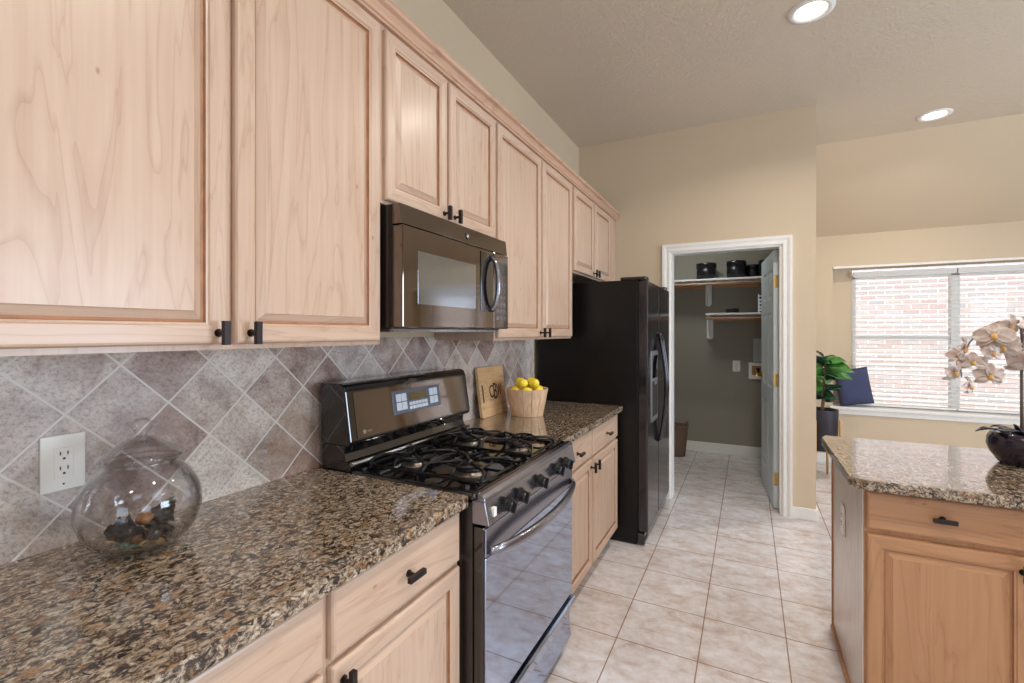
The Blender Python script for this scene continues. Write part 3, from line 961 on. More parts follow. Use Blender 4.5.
for x in (0.012, FW - 0.11):
    MB().prism(rrect(x, x + 0.098, -FB - 0.055, -FB + 0.12, 0.02), FH + 0.0005, FH + 0.022, 'z').build('hinge_cover', 'black_side', fg, bevel=0.004)
dsp = MB().prism(rrect(0.110, 0.350, 0.790, 1.270, 0.02), -FD - 0.006, -FD + 0.002, 'y').build('dispenser', 'silver_plastic', dA, bevel=0.002)
MB().prism(rrect(0.135, 0.325, 0.825, 1.065, 0.015), -FD - 0.0075, -FD + 0.002, 'y').build('recess', 'slot', dsp)
MB().box(0.135, 0.325, -FD - 0.0085, -FD + 0.002, 1.085, 1.240).build('button_panel', 'gloss_black', dsp)
MB().box(0.20, 0.26, -FD - 0.014, -FD, 1.04, 1.075).build('spout', 'silver_plastic', dsp)
for xh, s_, d_ in ((0.375, -1, dA), (0.439, 1, dB)):
    pts = [(xh, -FD + 0.004, 1.390)]
    for i in range(21):
        u = i / 20
        pts.append((xh + 0.0 * s_, -FD - 0.016 - 0.042 * math.sin(PI * u), 1.372 - 0.74 * u))
    pts.append((xh, -FD + 0.004, 0.615))
    MB().tube(pts, [0.008] + [0.013] * 21 + [0.008], 10, flat=1.0).build('handle', 'fridge_door', d_)

# ------------------------------------------------------------------ island
IZ = 0.862
IX0, IY1, IW, IDP = 1.744, 2.672, 1.43, 0.655
isl = cabinet('island_cabinet', 'maple kitchen island cabinet at right, dimmer light and end-panel glare in its colours', 'cabinet', (IX0, IY1, 0), 0, IW, 0, IZ, IDP,
              [(0.005, 0.424, 0.125, 0.700, 0.394, 0.655), (0.446, 0.865, 0.125, 0.700, 0.470, 0.655), (0.895, 1.315, 0.125, 0.700, 1.290, 0.655)],
              [(0.005, 0.424, 0.718, 0.846, 0.205, 0.785), (0.446, 0.865, 0.718, 0.846, 0.655, 0.785), (0.895, 1.315, 0.718, 0.846, 1.105, 0.785)],
              v='dim_maple_v', h='dim_maple_h', toe=True)
bx(-0.004, 0.0, -IDP + 0.004, -0.020, 0.0, IZ).build('end_panel', 'panel_glare', isl)
bx(-0.009, 0.0, -0.0195, 0.0, 0.0, IZ).build('corner_trim', 'dim_maple_v', isl, bevel=0.001)
bx(-0.016, -0.0042, -IDP + 0.004, -0.02, 0.0, 0.018).build('shoe_moulding', 'dim_maple_h', isl, bevel=0.004)
ic = MB()
oc = [(1.694, 2.652), (1.694, 1.985), (1.712, 1.953), (1.738, 1.940), (3.24, 1.940), (3.24, 2.705), (1.715, 2.705)]
ic.prism(oc, IZ, 0.898, 'z')
tag(ic.build('granite_countertop', 'granite', None, bevel=0.005, seg=3), 'polished granite island countertop at right, mirroring the window', 'countertop')

def outlet(loc, rz, label, vert=True, name='wall_outlet'):
    """duplex outlet; canonical face toward -y"""
    t = thing(name, label, 'outlet', loc, rz)
    w_, h_ = 0.039, 0.0625
    bx(-w_, w_, -0.006, 0, -h_, h_).build('cover_plate', 'white_plastic', t, bevel=0.002)
    ins = bx(-0.0165, 0.0165, -0.0085, -0.0055, -0.034, 0.034).build('receptacle', 'white_plastic', t, bevel=0.001)
    s_ = MB()
    for zc in (-0.0165, 0.0165):
        s_.box(-0.0075, -0.0055, -0.0092, -0.008, zc + 0.001, zc + 0.009)
        s_.box(0.0055, 0.0075, -0.0092, -0.008, zc + 0.001, zc + 0.009)
        s_.prism([(0.0025 * math.cos(a * PI / 5), zc - 0.007 + 0.0025 * math.sin(a * PI / 5)) for a in range(10)], -0.0092, -0.008, 'y')
    s_.prism([(0.002 * math.cos(a * PI / 5), -0.048 + 0.002 * math.sin(a * PI / 5)) for a in range(10)], -0.0068, -0.005, 'y')
    s_.build('slots', 'slot', t)
    return t
outlet((0.0, 0.4795, 1.103), RZ, 'white duplex outlet on the stone backsplash beside the glass jar')
outlet((1.7395, 2.375, 0.612), -RZ, 'pale outlet on the end panel of the island')
outlet((1.26, 5.89, 1.015), 0, 'white outlet on the dark laundry room wall')

# ------------------------------------------------------------------ glass jar and its contents
JC = Vector((0.168, 0.556, 0.914))
jar = thing('glass_jar', 'round clear glass jar with knobbed lid on the foreground counter', 'jar', JC)
prof_o = [(0.0, 0.002), (0.05, 0.0), (0.058, 0.003), (0.080, 0.018), (0.100, 0.042), (0.1125, 0.078), (0.1145, 0.10), (0.110, 0.128), (0.096, 0.158), (0.078, 0.180), (0.068, 0.190), (0.066, 0.196)]
prof_i = [(max(r - 0.0035, 0), z + 0.003 if z < 0.12 else z - 0.0005) for r, z in prof_o]
prof_i[-1] = (0.0625, 0.196)
def smooth_prof(p, k=3):
    out = []
    n = len(p)
    for i in range(n - 1):
        p0, p1, p2, p3 = p[max(i - 1, 0)], p[i], p[i + 1], p[min(i + 2, n - 1)]
        for s_ in range(k):
            t = s_ / k
            out.append(tuple(0.5 * (2 * p1[a] + (-p0[a] + p2[a]) * t + (2 * p0[a] - 5 * p1[a] + 4 * p2[a] - p3[a]) * t * t + (-p0[a] + 3 * p1[a] - 3 * p2[a] + p3[a]) * t ** 3) for a in (0, 1)))
    out.append(p[-1])
    return out
MB().lathe(smooth_prof(prof_o) + smooth_prof(prof_i)[::-1], 56).build('bowl', 'jar', jar)
lid_o = [(0.068, 0.1975), (0.077, 0.199), (0.0795, 0.204), (0.077, 0.211), (0.067, 0.217), (0.050, 0.228), (0.034, 0.239), (0.022, 0.2465), (0.012, 0.250), (0.011, 0.255), (0.017, 0.261), (0.0215, 0.271), (0.0185, 0.282), (0.010, 0.289), (0.0, 0.290)]
lid_i = [(0.0, 0.243), (0.018, 0.2425), (0.032, 0.235), (0.048, 0.224), (0.064, 0.213), (0.068, 0.209)]
MB().lathe(lid_o + lid_i, 48, closed=True).build('lid', 'jar', jar)
def in_jar(x, y, z):   # camera-facing layout inside the jar
    return (JC.x + x * 0.84, JC.y + y * 0.84, JC.z + z * 0.95 + 0.004)
def crumpled_leaf(name, loc, L, W, rot, mat, label, curl=0.5, seed=0, cat='dried leaf', group='dried pieces inside the jar'):
    rnd = random.Random(seed)
    def fn(u, v):
        s_ = math.sin(PI * min(max(u, 0.0), 1.0) ** 0.8) ** 1.1 * W / 2 * (1 + 0.5 * noise.noise(Vector((u * 9, 2.0 * seed, 0 if v < 0.5 else 5))))
        x = (u - 0.5) * L
        y = (v - 0.5) * 2 * s_
        z = curl * (abs(v - 0.5) * 2) ** 2 * s_ + 0.25 * curl * L * (u - 0.5) ** 2 * 4 + 0.014 * noise.noise(Vector((u * 6 + seed, v * 5, seed))) + 0.006 * noise.noise(Vector((u * 17, v * 13, seed)))
        return (x, y, z)
    o = MB().grid(fn, 22, 12).build(name, mat, None, loc=loc, rot=rot, solid=0.0015)
    return tag(o, label, cat, group)
crumpled_leaf('dried_leaf', in_jar(0.026, -0.048, 0.048), 0.070, 0.050, (R(50), R(10), R(60)), 'dry_black', 'black curled dried leaf at the left inside the glass jar', 0.9, 1)
crumpled_leaf('dried_leaf', in_jar(0.056, 0.004, 0.026), 0.048, 0.034, (R(-40), R(22), R(70)), 'dry_black', 'narrow black leaf with pale edge at the centre bottom of the jar', 0.7, 2)
crumpled_leaf('dried_leaf', in_jar(0.022, 0.040, 0.062), 0.080, 0.058, (R(60), R(-48), R(62)), 'dry_black', 'large pointed black-brown leaf standing at the right inside the jar', 0.3, 3)
crumpled_leaf('dried_leaf', in_jar(0.066, 0.036, 0.036), 0.026, 0.042, (R(70), R(-20), R(40)), 'dry_black', 'small ragged dark leaf at the far right inside the jar', 0.9, 4)
crumpled_leaf('dried_leaf', in_jar(0.026, 0.055, 0.090), 0.030, 0.016, (R(70), R(-60), R(60)), 'dry_green', 'small pale green leaf tip sticking up inside the jar', 0.2, 5)
crumpled_leaf('dried_leaf', in_jar(0.052, -0.058, 0.026), 0.040, 0.016, (R(20), R(24), R(75)), 'dry_green', 'thin grey-green leaf lying along the left bottom of the jar', 0.4, 6)
def pod(loc, r, mat, label, seed):
    mb = MB()
    bmesh.ops.create_icosphere(mb.bm, subdivisions=3, radius=r)
    for v in mb.bm.verts:
        v.co *= 1 + 0.35 * noise.noise(v.co * (3.2 / r) * 0.5 + Vector((seed, 0, 0)))
        v.co.z *= 0.85
    for f in mb.bm.faces:
        f.smooth = True
    tag(mb.build('dried_pod', mat, None, loc=loc), label, 'dried pod', 'dried pieces inside the jar')
pod(in_jar(0.0, 0.008, 0.062), 0.017, 'dry_brown', 'rough brown dried pod at the middle of the jar filling', 1)
pod(in_jar(0.056, 0.020, 0.021), 0.014, 'dry_tan', 'amber-coloured dried pod at the front bottom of the jar', 2)
pod(in_jar(0.010, -0.012, 0.026), 0.020, 'dry_brown', 'brown dried pod half hidden under the black leaves in the jar', 3)
pod(in_jar(0.0, 0.045, 0.026), 0.020, 'dry_brown', 'brown dried pod behind the pointed leaf in the jar', 4)
chips = MB()
for i in range(36):
    a, r_ = random.random() * 2 * PI, 0.048 * math.sqrt(random.random())
    c = Vector((r_ * math.cos(a), r_ * math.sin(a), 0.007 + 0.004 * random.random() + 0.3 * r_ * r_ / 0.05))
    mt = Matrix.Translation(c) @ Matrix.Rotation(random.random() * 6, 4, 'Z') @ Matrix.Rotation(random.uniform(-.5, .5), 4, 'X')
    L = random.uniform(0.008, 0.02)
    vs_ = [chips.bm.verts.new(mt @ Vector(p)) for p in ((-L, -0.003, 0), (L, -0.004, 0), (L * 0.8, 0.004, 0.001), (-L, 0.003, 0.001), (-L, -0.003, 0.002), (L, -0.004, 0.002), (L * 0.8, 0.004, 0.003), (-L, 0.003, 0.003))]
    for q_ in ((0, 1, 2, 3), (4, 5, 6, 7), (0, 1, 5, 4), (1, 2, 6, 5), (2, 3, 7, 6), (3, 0, 4, 7)):
        chips.face([vs_[k] for k in q_])
co = tag(chips.build('wood_chips', 'dry_tan', None, loc=JC), 'tan wood chips spread on the bottom of the glass jar', 'potpourri')
co['kind'] = 'stuff'

# ------------------------------------------------------------------ cutting board
lean = R(8.0)
cb = thing('cutting_board', 'monogrammed wooden cutting board leaning on the backsplash', 'cutting board', (0.066, 2.240, 0.9145), rot=(-lean, R(0.0), RZ))
BW_, BH_ = 0.30, 0.285
o = MB().prism(rrect(0, BW_, 0, BH_, 0.012, 4), 0.0, 0.019, 'y').build('board', 'board_wood', cb, bevel=0.002)
MB().prism(rrect(0.026, 0.036, 0.085, 0.185, 0.0045, 4), -0.0012, 0.001, 'y').build('handle_slot', 'burnt', cb)
def text_part(txt, size, loc, parent, mat, name, sx=1.0, depth=0.0008):
    cu = bpy.data.curves.new(name, 'FONT')
    cu.body = txt
    cu.size = size
    cu.extrude = depth
    cu.align_x = 'CENTER'
    tmp = bpy.data.objects.new(name, cu)
    COL.objects.link(tmp)
    bpy.context.view_layer.update()
    me = bpy.data.meshes.new_from_object(tmp.evaluated_get(bpy.context.evaluated_depsgraph_get()))
    bpy.data.objects.remove(tmp)
    bpy.data.curves.remove(cu)
    me.materials.append(M[mat])
    o = bpy.data.objects.new(name, me)
    COL.objects.link(o)
    o.parent = parent
    o.location = loc
    o.rotation_euler = (PI / 2, 0, 0)
    o.scale = (sx, 1, 1)
    return o
text_part('C', 0.105, (0.128, -0.0006, 0.105), cb, 'burnt', 'monogram_letter', 0.72)
text_part('B', 0.135, (0.172, -0.0006, 0.094), cb, 'burnt', 'monogram_letter', 0.62)
text_part('W', 0.105, (0.222, -0.0006, 0.105), cb, 'burnt', 'monogram_letter', 0.52)

# ------------------------------------------------------------------ wooden pail with lemons
PC = Vector((0.225, 2.478, 0.9145))
pail = thing('wooden_pail', 'tapered pail of light wood staves full of lemons on the counter', 'pail', PC)
NS = 14
R0, R1, PH = 0.093, 0.124, 0.156
for i in range(NS):
    a0, a1 = 2 * PI * i / NS + 0.012, 2 * PI * (i + 1) / NS - 0.012
    s_ = MB()
    def P(r, a, z): return (r * math.cos(a), r * math.sin(a), z)
    vv = []
    for z, r in ((0.0, R0), (PH, R1)):
        am = (a0 + a1) / 2
        for rr_ in (r, r - 0.009):
            for a in (a0, am, a1):
                vv.append(s_.bm.verts.new(P(rr_, a, z)))
    o_ = [0, 1, 2]
    for k in (0, 1):
        s_.face([vv[k], vv[k + 1], vv[6 + k + 1], vv[6 + k]])
        s_.face([vv[3 + k], vv[3 + k + 1], vv[9 + k + 1], vv[9 + k]])
        s_.face([vv[k], vv[k + 1], vv[3 + k + 1], vv[3 + k]])
        s_.face([vv[6 + k], vv[6 + k + 1], vv[9 + k + 1], vv[9 + k]])
    s_.face([vv[0], vv[3], vv[9], vv[6]]); s_.face([vv[2], vv[5], vv[11], vv[8]])
    s_.build('stave', 'pail_wood', pail, bevel=0.0008)
MB().lathe([(0, 0.004), (R0 - 0.0105, 0.004), (R0 - 0.0095, 0.014), (0, 0.014)], 28).build('base', 'pail_wood', pail)
def lemon_mesh():
    mb = MB()
    pr = []
    for i in range(17):
        t = PI * i / 16
        z = -0.0315 * math.cos(t)
        r = 0.0262 * math.sin(t) ** 0.85
        if i in (0, 16): r = 0.0
        pr.append((r, z * (1.0 + (0.12 if i in (0, 16) else 0))))
    mb.lathe(pr, 20)
    for v in mb.bm.verts:
        v.co *= 1 + 0.02 * noise.noise(v.co * 90)
    return mb
lem = [('lemon low at the front middle of the wooden pail', 0.079, -65), ('lemon low at the front right of the wooden pail', 0.079, -5),
       ('lemon low at the right rim of the wooden pail', 0.079, 55), ('lemon low at the back right of the wooden pail', 0.079, 115),
       ('lemon low at the back left of the wooden pail, near the wall', 0.079, 175), ('leftmost lemon in the wooden pail, by the board', 0.079, 235),
       ('front left lemon of the four heaped on top of the pail', 0.046, -95), ('front right lemon of the four heaped on top of the pail', 0.046, -5),
       ('back right lemon of the four heaped on top of the pail', 0.046, 85), ('back left lemon of the four heaped on top of the pail', 0.046, 175)]
l0 = None
for i, (lb, rad, ang) in enumerate(lem):
    top = i >= 6
    if l0 is None:
        l0 = lemon_mesh().build('lemon', 'lemon', None)
        o = l0
    else:
        o = l0.copy(); COL.objects.link(o)
    a = R(ang)
    o.location = PC + Vector((rad * math.cos(a), rad * math.sin(a), 0.188 if top else 0.143))
    o.rotation_euler = (R(78 + 9 * (i % 3)), 0, a + R(90)) if top else (R(80 + 8 * (i % 3)), 0, a)
    tag(o, lb, 'lemon', 'lemons in the wooden pail')

# ------------------------------------------------------------------ laundry room fittings
def shelf(x0, x1, z, y1, depth, brx, label, rod=True):
    t = thing('wall_shelf', label, 'shelf', (0, y1, 0))
    bx(x0, x1, -depth, -0.002, z - 0.022, z).build('board', 'white', t, bevel=0.003)
    bx(x0, x1, -0.022, -0.002, z - 0.085, z - 0.0225).build('cleat', 'dim_maple_h', t)
    if rod:
        MB().tube([(x0 + 0.002, -depth + 0.03, z - 0.055), (x1 - 0.002, -depth + 0.03, z - 0.055)], 0.017, 12).build('rod', 'maple_edge', t)
    for bxx in brx:
        b_ = MB()
        w2 = 0.029
        pts = [(-depth + 0.012, z - 0.0225), (-depth + 0.012, z - 0.06)]
        # U-shaped channel: plate to the wall, front lip and rounded foot
        out = [(bxx - w2, z - 0.023)] + [(bxx + w2 * math.cos(R(180 + a)), z - 0.262 + w2 * math.sin(R(180 + a))) for a in range(0, 181, 20)] + [(bxx + w2, z - 0.023)]
        b_.prism(out, -0.028, -0.0225, 'y')
        b_.tube([(x, -0.030, zz) for x, zz in out], 0.007, 6)
        b_.tube([(bxx, -0.030, z - 0.262), (bxx, -depth + 0.02, z - 0.030)], 0.008, 8)
        b_.box(bxx - 0.012, bxx + 0.012, -depth + 0.012, -0.02, z - 0.030, z - 0.0225)
        b_.build('bracket', 'white', t)
    return t
shelf(-0.048, 1.698, 1.995, 5.89, 0.30, (0.97,), 'long white upper shelf with brown rod in the laundry room')
shelf(0.955, 1.698, 1.612, 5.89, 0.28, (0.985,), 'short white lower shelf in the laundry room')
def hatbox(x, y, z, r, h_, label):
    t = thing('hat_box', label, 'box', (x, y, z), group='black round boxes on the laundry shelf')
    MB().lathe([(0, 0.0), (r, 0.0), (r, h_ * 0.82), (0, h_ * 0.82)], 36).build('box_body', 'black_box', t)
    MB().lathe([(r + 0.0005, h_ * 0.74), (r + 0.005, h_ * 0.74), (r + 0.005, h_ - 0.004), (r, h_), (0, h_)], 36).build('lid', 'black_box', t)
hatbox(0.955, 5.735, 1.9955, 0.102, 0.185, 'black round lidded box, leftmost on the upper laundry shelf')
hatbox(1.262, 5.735, 1.9955, 0.096, 0.190, 'black round lidded box in the middle of the upper laundry shelf')
hatbox(1.424, 5.814, 1.9955, 0.062, 0.150, 'smaller black round box right behind the middle one on the upper shelf')
hatbox(1.575, 5.735, 1.9955, 0.092, 0.182, 'black round box at the right end of the upper shelf, partly behind the door')
bt = thing('black_tin', 'small flat black lidded tin on the lower laundry shelf', 'tin', (1.225, 5.72, 1.6125))
MB().lathe([(0, 0), (0.066, 0), (0.066, 0.034), (0, 0.034)], 28).build('tin_body', 'black_box', bt)
MB().lathe([(0.0665, 0.030), (0.069, 0.030), (0.069, 0.046), (0.062, 0.050), (0, 0.050)], 28).build('lid', 'black_box', bt)
tag(bx(-0.06, 0.06, -0.06, 0.06, 0, 0.20).build('patterned_box', 'lattice', None, loc=(1.535, 5.75, 1.6125), bevel=0.003), 'blue and white lattice box on the lower laundry shelf by the door', 'box')
vb = thing('washer_outlet_box', 'white recessed washer hookup box on the laundry wall', 'outlet box', (1.49, 5.89, 0.98))
MB().box(-0.105, -0.075, -0.018, 0, -0.105, 0.08).box(0.075, 0.105, -0.018, 0, -0.105, 0.08).box(-0.075, 0.075, -0.018, 0, -0.105, -0.06).box(-0.075, 0.075, -0.018, 0, 0.045, 0.08).build('frame', 'white_plastic', vb, bevel=0.002)
bx(-0.074, 0.074, -0.003, -0.0005, -0.0595, 0.0445).build('recess', 'dry_tan', vb)
MB().tube([(-0.01, -0.004, 0.0), (-0.01, -0.03, 0.0), (-0.01, -0.034, -0.03)], 0.011, 10).box(-0.03, 0.01, -0.044, -0.036, 0.004, 0.02).build('valve', 'rubber', vb)
tag(bx(-0.09, 0.09, -0.02, 0, -0.13, 0.13).build('access_panel', 'grey_panel', None, loc=(1.52, 5.89, 1.20), bevel=0.004), 'plain pale grey wall panel above the washer hookup box', 'panel')
lt = thing('laundry_ceiling_light', 'round laundry room ceiling light above the door head', 'ceiling light', (0.85, 5.05, 2.75))
MB().lathe([(0, -0.070), (0.10, -0.060), (0.15, -0.030), (0.16, -0.012), (0, -0.012)], 32).build('glass_dome', 'lamp', lt)
MB().lathe([(0, -0.0118), (0.165, -0.0118), (0.165, 0.0), (0, 0.0)], 32).build('base', 'white', lt)
ll = add_light('laundry_glow', 'AREA', (0, 0, -0.09), (0, 0, 0), 5.5, (0.86, 0.96, 1.0), shape='DISK', size=0.3)
ll.parent = lt
# wicker basket
bk = thing('wicker_basket', 'brown wicker basket on the laundry room floor beside the doorway', 'basket', (0.655, 5.58, 0))
wk = MB()
nb_ = 22
def bas(u, v):
    a = 2 * PI * u
    r = 0.085 + 0.035 * v
    r *= 1 + 0.022 * math.cos(a * 18) * (1 if int(v * nb_) % 2 else -1)
    return (r * math.cos(a), r * math.sin(a), 0.004 + 0.335 * v)
wk.grid(bas, 72, nb_, cu=True)
wk.lathe([(0, 0.004), (0.085, 0.004)], 36)
wk.build('basket_body', 'wicker', bk, solid=0.006)
MB().tube([(0.122 * math.cos(2 * PI * k / 30), 0.122 * math.sin(2 * PI * k / 30), 0.342 + 0.003 * (k % 2)) for k in range(30)], 0.010, 8, cyclic=True).build('rim', 'wicker', bk)
MB().tube([(0.118 * math.cos(R(a)), 0.118 * math.sin(R(a)) , 0.342 + 0.062 * math.sin(PI * (a + 60) / 90)) for a in range(-60, 31, 6)], 0.007, 8).build('handle', 'wicker', bk)

# ------------------------------------------------------------------ dining corner: blinds, pillow, plant
bl = thing('window_blind', 'white horizontal slat blind lowered over the left half of the window', 'blind', (2.80, 6.115, 0), group='blinds over the dining window')
def blind(t, w_):
    MB().box(-w_ / 2, w_ / 2, -0.028, 0.022, 1.984, 2.040).build('headrail', 'blind', t, bevel=0.002)
    s_ = MB()
    z = 1.955
    tilt = R(8)
    while z > 0.66:
        pts = []
        for i in range(5):
            u = (i / 4 - 0.5) * 0.05
            pts.append((u * math.cos(tilt), z + u * math.sin(tilt) + 0.002 * (1 - (u / 0.025) ** 2)))
        pts += [(a, b - 0.0025) for a, b in pts[::-1]]
        s_.prism(pts, -w_ / 2, w_ / 2, 'x')
        z -= 0.0455
    s_.build('slats', 'blind', t)
    MB().box(-w_ / 2, w_ / 2, -0.025, 0.025, 0.625, 0.643).build('bottom_rail', 'blind', t, bevel=0.003)
    c_ = MB()
    for x in (-w_ * 0.38, 0, w_ * 0.38):
        c_.tube([(x, -0.027, 0.64), (x, -0.027, 1.985)], 0.0009, 5)
    c_.build('ladder_cord', 'blind', t)
blind(bl, 0.835)
bl2 = thing('window_blind', 'white horizontal slat blind behind the orchid, over the right half of the window', 'blind', (3.644, 6.115, 0), group='blinds over the dining window')
blind(bl2, 0.835)

pl = thing('throw_pillow', 'navy blue square throw pillow propped on the dining window sill', 'pillow', (2.372, 6.018, 0.825), rot=(R(-3), R(-9), R(8)))
def pil(sgn):
    def fn(u, v):
        x, z = (u - 0.5) * 2, (v - 0.5) * 2
        e = max(0.0, (1 - x ** 4)) * max(0.0, (1 - z ** 4))
        k = 1 - 0.07 * (1 - abs(x * z)) * (x * x + z * z) / 2
        return (x * 0.150 * k, sgn * 0.055 * e ** 0.55, z * 0.190 * k)
    return fn
mb = MB().grid(pil(1), 20, 20).grid(pil(-1), 20, 20)
bmesh.ops.remove_doubles(mb.bm, verts=mb.bm.verts, dist=1e-5)
mb.build('cushion', 'navy', pl)
pe = []
for k in range(80):
    s_ = k / 20
    side_, u = int(s_), (s_ % 1)
    x, z = [(u * 2 - 1, -1), (1, u * 2 - 1), (1 - 2 * u, 1), (-1, 1 - 2 * u)][side_]
    kk = 1 - 0.07 * (1 - abs(x * z)) * (x * x + z * z) / 2
    pe.append((x * 0.150 * kk, 0, z * 0.190 * kk))
MB().tube(pe, 0.004, 6, cyclic=True).build('piping', 'navy', pl)

PX, PY = 2.01, 5.36
ps = thing('plant_stand', 'light wood stand holding the black planter in the dining corner', 'plant stand', (PX, PY, 0), R(20))
for k in range(4):
    a = PI / 2 * k + PI / 4
    MB().lathe([(0, 0), (0.010, 0), (0.013, 0.25), (0.013, 0.56), (0.010, 0.575), (0, 0.575)], 12, (0.158 * math.cos(a), 0.158 * math.sin(a), 0)).build('leg', 'stand_wood', ps)
cbm = MB()
for a in (PI / 4, 3 * PI / 4):
    c_, s_ = math.cos(a), math.sin(a)
    cbm.tube([(-0.146 * c_, -0.146 * s_, 0.262), (0.146 * c_, 0.146 * s_, 0.262)], 0.009, 8)
cbm.build('crossbar', 'stand_wood', ps)
pp = thing('potted_plant', 'leafy green rubber plant in a black planter in the dining corner', 'plant', (PX, PY, 0.2725))
MB().lathe([(0, 0.0), (0.118, 0.0), (0.128, 0.01), (0.138, 0.38), (0.137, 0.388), (0.130, 0.388), (0.126, 0.355), (0, 0.35)], 40).build('pot', 'pot_black', pp)
MB().lathe([(0, 0.362), (0.125, 0.356)], 30).build('soil', 'soil', pp)
def stem_at(u, k=0):
    return Vector((0.015 * math.sin(3 * u + k) + (0.03 * k) * u, 0.02 * math.sin(2 * u + k) - 0.02 * k * u, 0.36 + 0.50 * u))
for k in (0, 1):
    MB().tube([stem_at(i / 10, k * 1.3) for i in range(11)], [0.009 - 0.0005 * i for i in range(11)], 8).build('stem', 'stem_brown', pp)
def leaf_geo(mb, base, dirv, L, W, droop, m, roll=0.0):
    d = Vector(dirv).normalized()
    sd = d.cross(Vector((0, 0, 1)))
    if sd.length < 0.1: sd = Vector((1, 0, 0))
    sd.normalize()
    upv = sd.cross(d).normalized()
    sd, upv = sd * math.cos(roll) + upv * math.sin(roll), upv * math.cos(roll) - sd * math.sin(roll)
    def fn(u, v):
        wdt = W / 2 * (math.sin(PI * (0.04 + 0.96 * u) ** 0.85)) ** 0.75 if u < 1 else 0.0
        x = (v - 0.5) * 2
        p = base + d * (L * u) + sd * (x * wdt) + upv * (abs(x) * wdt * 0.25) + Vector((0, 0, -droop * L * u * u)) + upv * (0.04 * L * math.sin(u * 9) * abs(x))
        return p
    mb.grid(fn, 10, 6, m)
fol = MB()
rnd = random.Random(3)
for i in range(20):
    u = 0.22 + 0.78 * (i / 19)
    a = i * 2.399 + 0.4
    el = 0.15 + 0.8 * u
    base = stem_at(u, (i % 2) * 1.3)
    L = rnd.uniform(0.15, 0.20)
    leaf_geo(fol, base, (math.cos(a), math.sin(a), el * 0.8), L, L * 0.58, 0.22, 0 if rnd.random() < 0.45 else 1, rnd.choice((-1, 1)) * rnd.uniform(0.5, 1.1))
leaf_geo(fol, stem_at(0.95, 1.3), (0.9, -0.5, 0.5), 0.20, 0.11, 0.35, 0, -0.8)
leaf_geo(fol, stem_at(0.85, 1.3), (1.0, -0.3, 0.15), 0.24, 0.11, 0.3, 0, -0.8)
leaf_geo(fol, stem_at(0.75, 1.3), (1.0, -0.1, 0.0), 0.22, 0.10, 0.25, 0, -0.8)
leaf_geo(fol, stem_at(0.9, 1.3), (1.0, -0.7, 0.35), 0.23, 0.11, 0.35, 0, -0.8)
fol.build('foliage', ['leaf', 'leaf_dark'], pp, solid=0.0015)

# ------------------------------------------------------------------ orchid on the island
CR, SR = math.cos(YAW), math.sin(YAW)
OB = Vector((2.312, 2.438, 0.8985))
orc = thing('potted_orchid', 'white orchid in a dark round pot on the island countertop', 'orchid', OB)
MB().lathe([(0, 0), (0.066, 0), (0.074, 0.006), (0.096, 0.040), (0.106, 0.070), (0.104, 0.095), (0.094, 0.118), (0.089, 0.120), (0.086, 0.116), (0.094, 0.09), (0, 0.088)], 48).build('pot', 'pot_dark', orc)
MB().lathe([(0, 0.104), (0.090, 0.098)], 32).build('soil', 'soil', orc)
RV, FV = Vector((CR, SR, 0)), Vector((-SR, CR, 0))
def lat(a, z, d=0.0):
    return RV * a + FV * d + Vector((0, 0, z))
stem_pts = [lat(-0.012, 0.10), lat(-0.013, 0.24), lat(-0.014, 0.38), lat(-0.010, 0.50), lat(0.010, 0.585), lat(0.045, 0.60), lat(0.075, 0.575)]
MB().tube(stem_pts, [0.006, 0.0055, 0.005, 0.0045, 0.004, 0.003, 0.002], 8).build('stem', 'stem_purple', orc)
sp2 = [lat(-0.013, 0.47), lat(-0.016, 0.510), lat(-0.045, 0.535), lat(-0.10, 0.538), lat(-0.16, 0.515), lat(-0.21, 0.46), lat(-0.245, 0.385), lat(-0.24, 0.33)]
MB().tube(sp2, [0.004, 0.004, 0.0035, 0.003, 0.003, 0.0025, 0.002, 0.002], 8).build('stem', 'stem_purple', orc)
def oleaf(dirv, L, W, droop, z=0.10):
    mb = MB()
    leaf_geo(mb, Vector((0, 0, z)), dirv, L, W, droop, 0)
    mb.build('leaf', 'leaf_purple', orc, solid=0.003)
oleaf(-RV + Vector((0, 0, 0.55)), 0.215, 0.040, 0.36)
oleaf(-RV * 0.9 - FV * 0.3 + Vector((0, 0, 0.85)), 0.10, 0.018, 0.1)
oleaf(RV + FV * 0.3 + Vector((0, 0, 0.7)), 0.17, 0.045, 0.4)
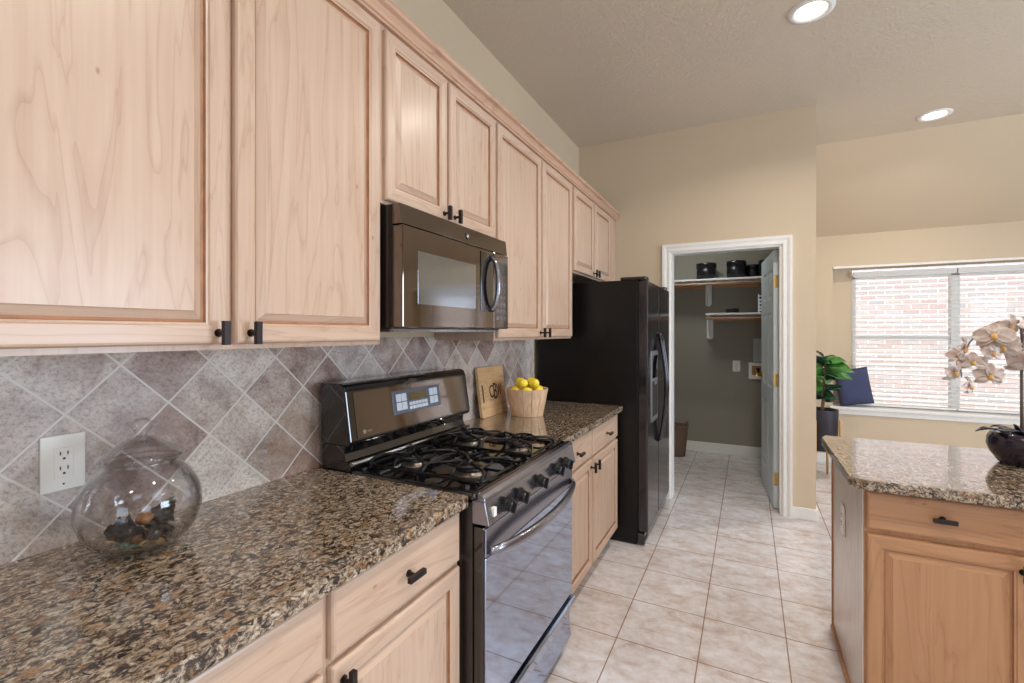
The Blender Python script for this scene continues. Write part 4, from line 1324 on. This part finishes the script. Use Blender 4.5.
oleaf(RV * 0.3 - FV * 0.8 + Vector((0, 0, 0.5)), 0.12, 0.05, 0.5)
oleaf(FV + Vector((0, 0, 0.6)), 0.15, 0.04, 0.4)
def blossom(pos, size, yawr, tilt, seed, side=False):
    rnd = random.Random(seed)
    mb = MB()
    for k, (a, L, W) in enumerate(((90, 1.0, 0.62), (212, 1.0, 0.55), (328, 1.0, 0.55), (12, 1.05, 1.0), (168, 1.05, 1.0))):
        a = R(a + rnd.uniform(-6, 6))
        ca, sa = math.cos(a), math.sin(a)
        off = -0.0015 if k < 3 else 0.0
        def fn(u, v, ca=ca, sa=sa, L=L, W=W, off=off):
            wd = size * 0.5 * W * math.sin(PI * min(1, (0.05 + 0.92 * u))) ** 0.6
            x = (v - 0.5) * 2 * wd
            rr_ = size * L * u * 0.55
            y = off - 0.16 * size * u * u * (1 - 0.5 * abs(v - 0.5)) * -1 + 0.05 * size * math.cos((v - 0.5) * 5)
            return (rr_ * ca - x * sa * 0.62, y, rr_ * sa + x * ca * 0.62)
        mb.grid(fn, 8, 6)
    o = mb.build('blossom', 'petal', orc, loc=pos, rot=(tilt, 0, yawr), solid=0.0012)
    lp = MB()
    bmesh.ops.create_icosphere(lp.bm, subdivisions=2, radius=size * 0.10)
    for v in lp.bm.verts:
        v.co.z = v.co.z * 1.3 - size * 0.05
        v.co.y = v.co.y * 1.2 - size * 0.04
    for f in lp.bm.faces:
        f.smooth = True
    lp.build('lip', 'petal_core', o)
ppx = 0.003755
flow = [(981, 336, .075), (1003, 327, .06), (1000, 348, .075), (1016, 327, .055), (1020, 362, .085), (962, 349, .06), (980, 353, .05),
        (966, 362, .055), (953, 373, .06), (977, 375, .062), (963, 386, .052), (955, 356, .045), (990, 341, .055), (1040, 345, .08), (1055, 330, .08)]
for i, (u, v, s_) in enumerate(flow):
    pos = lat((u - 1026) * ppx, 1.3957 - (v - 332.6) * ppx - 0.8985, -0.03 + 0.02 * ((i * 7) % 3 - 1))
    blossom(pos, s_ * 1.35, YAW + R(((i * 53) % 90) - 45), R(((i * 37) % 50) - 25), i)
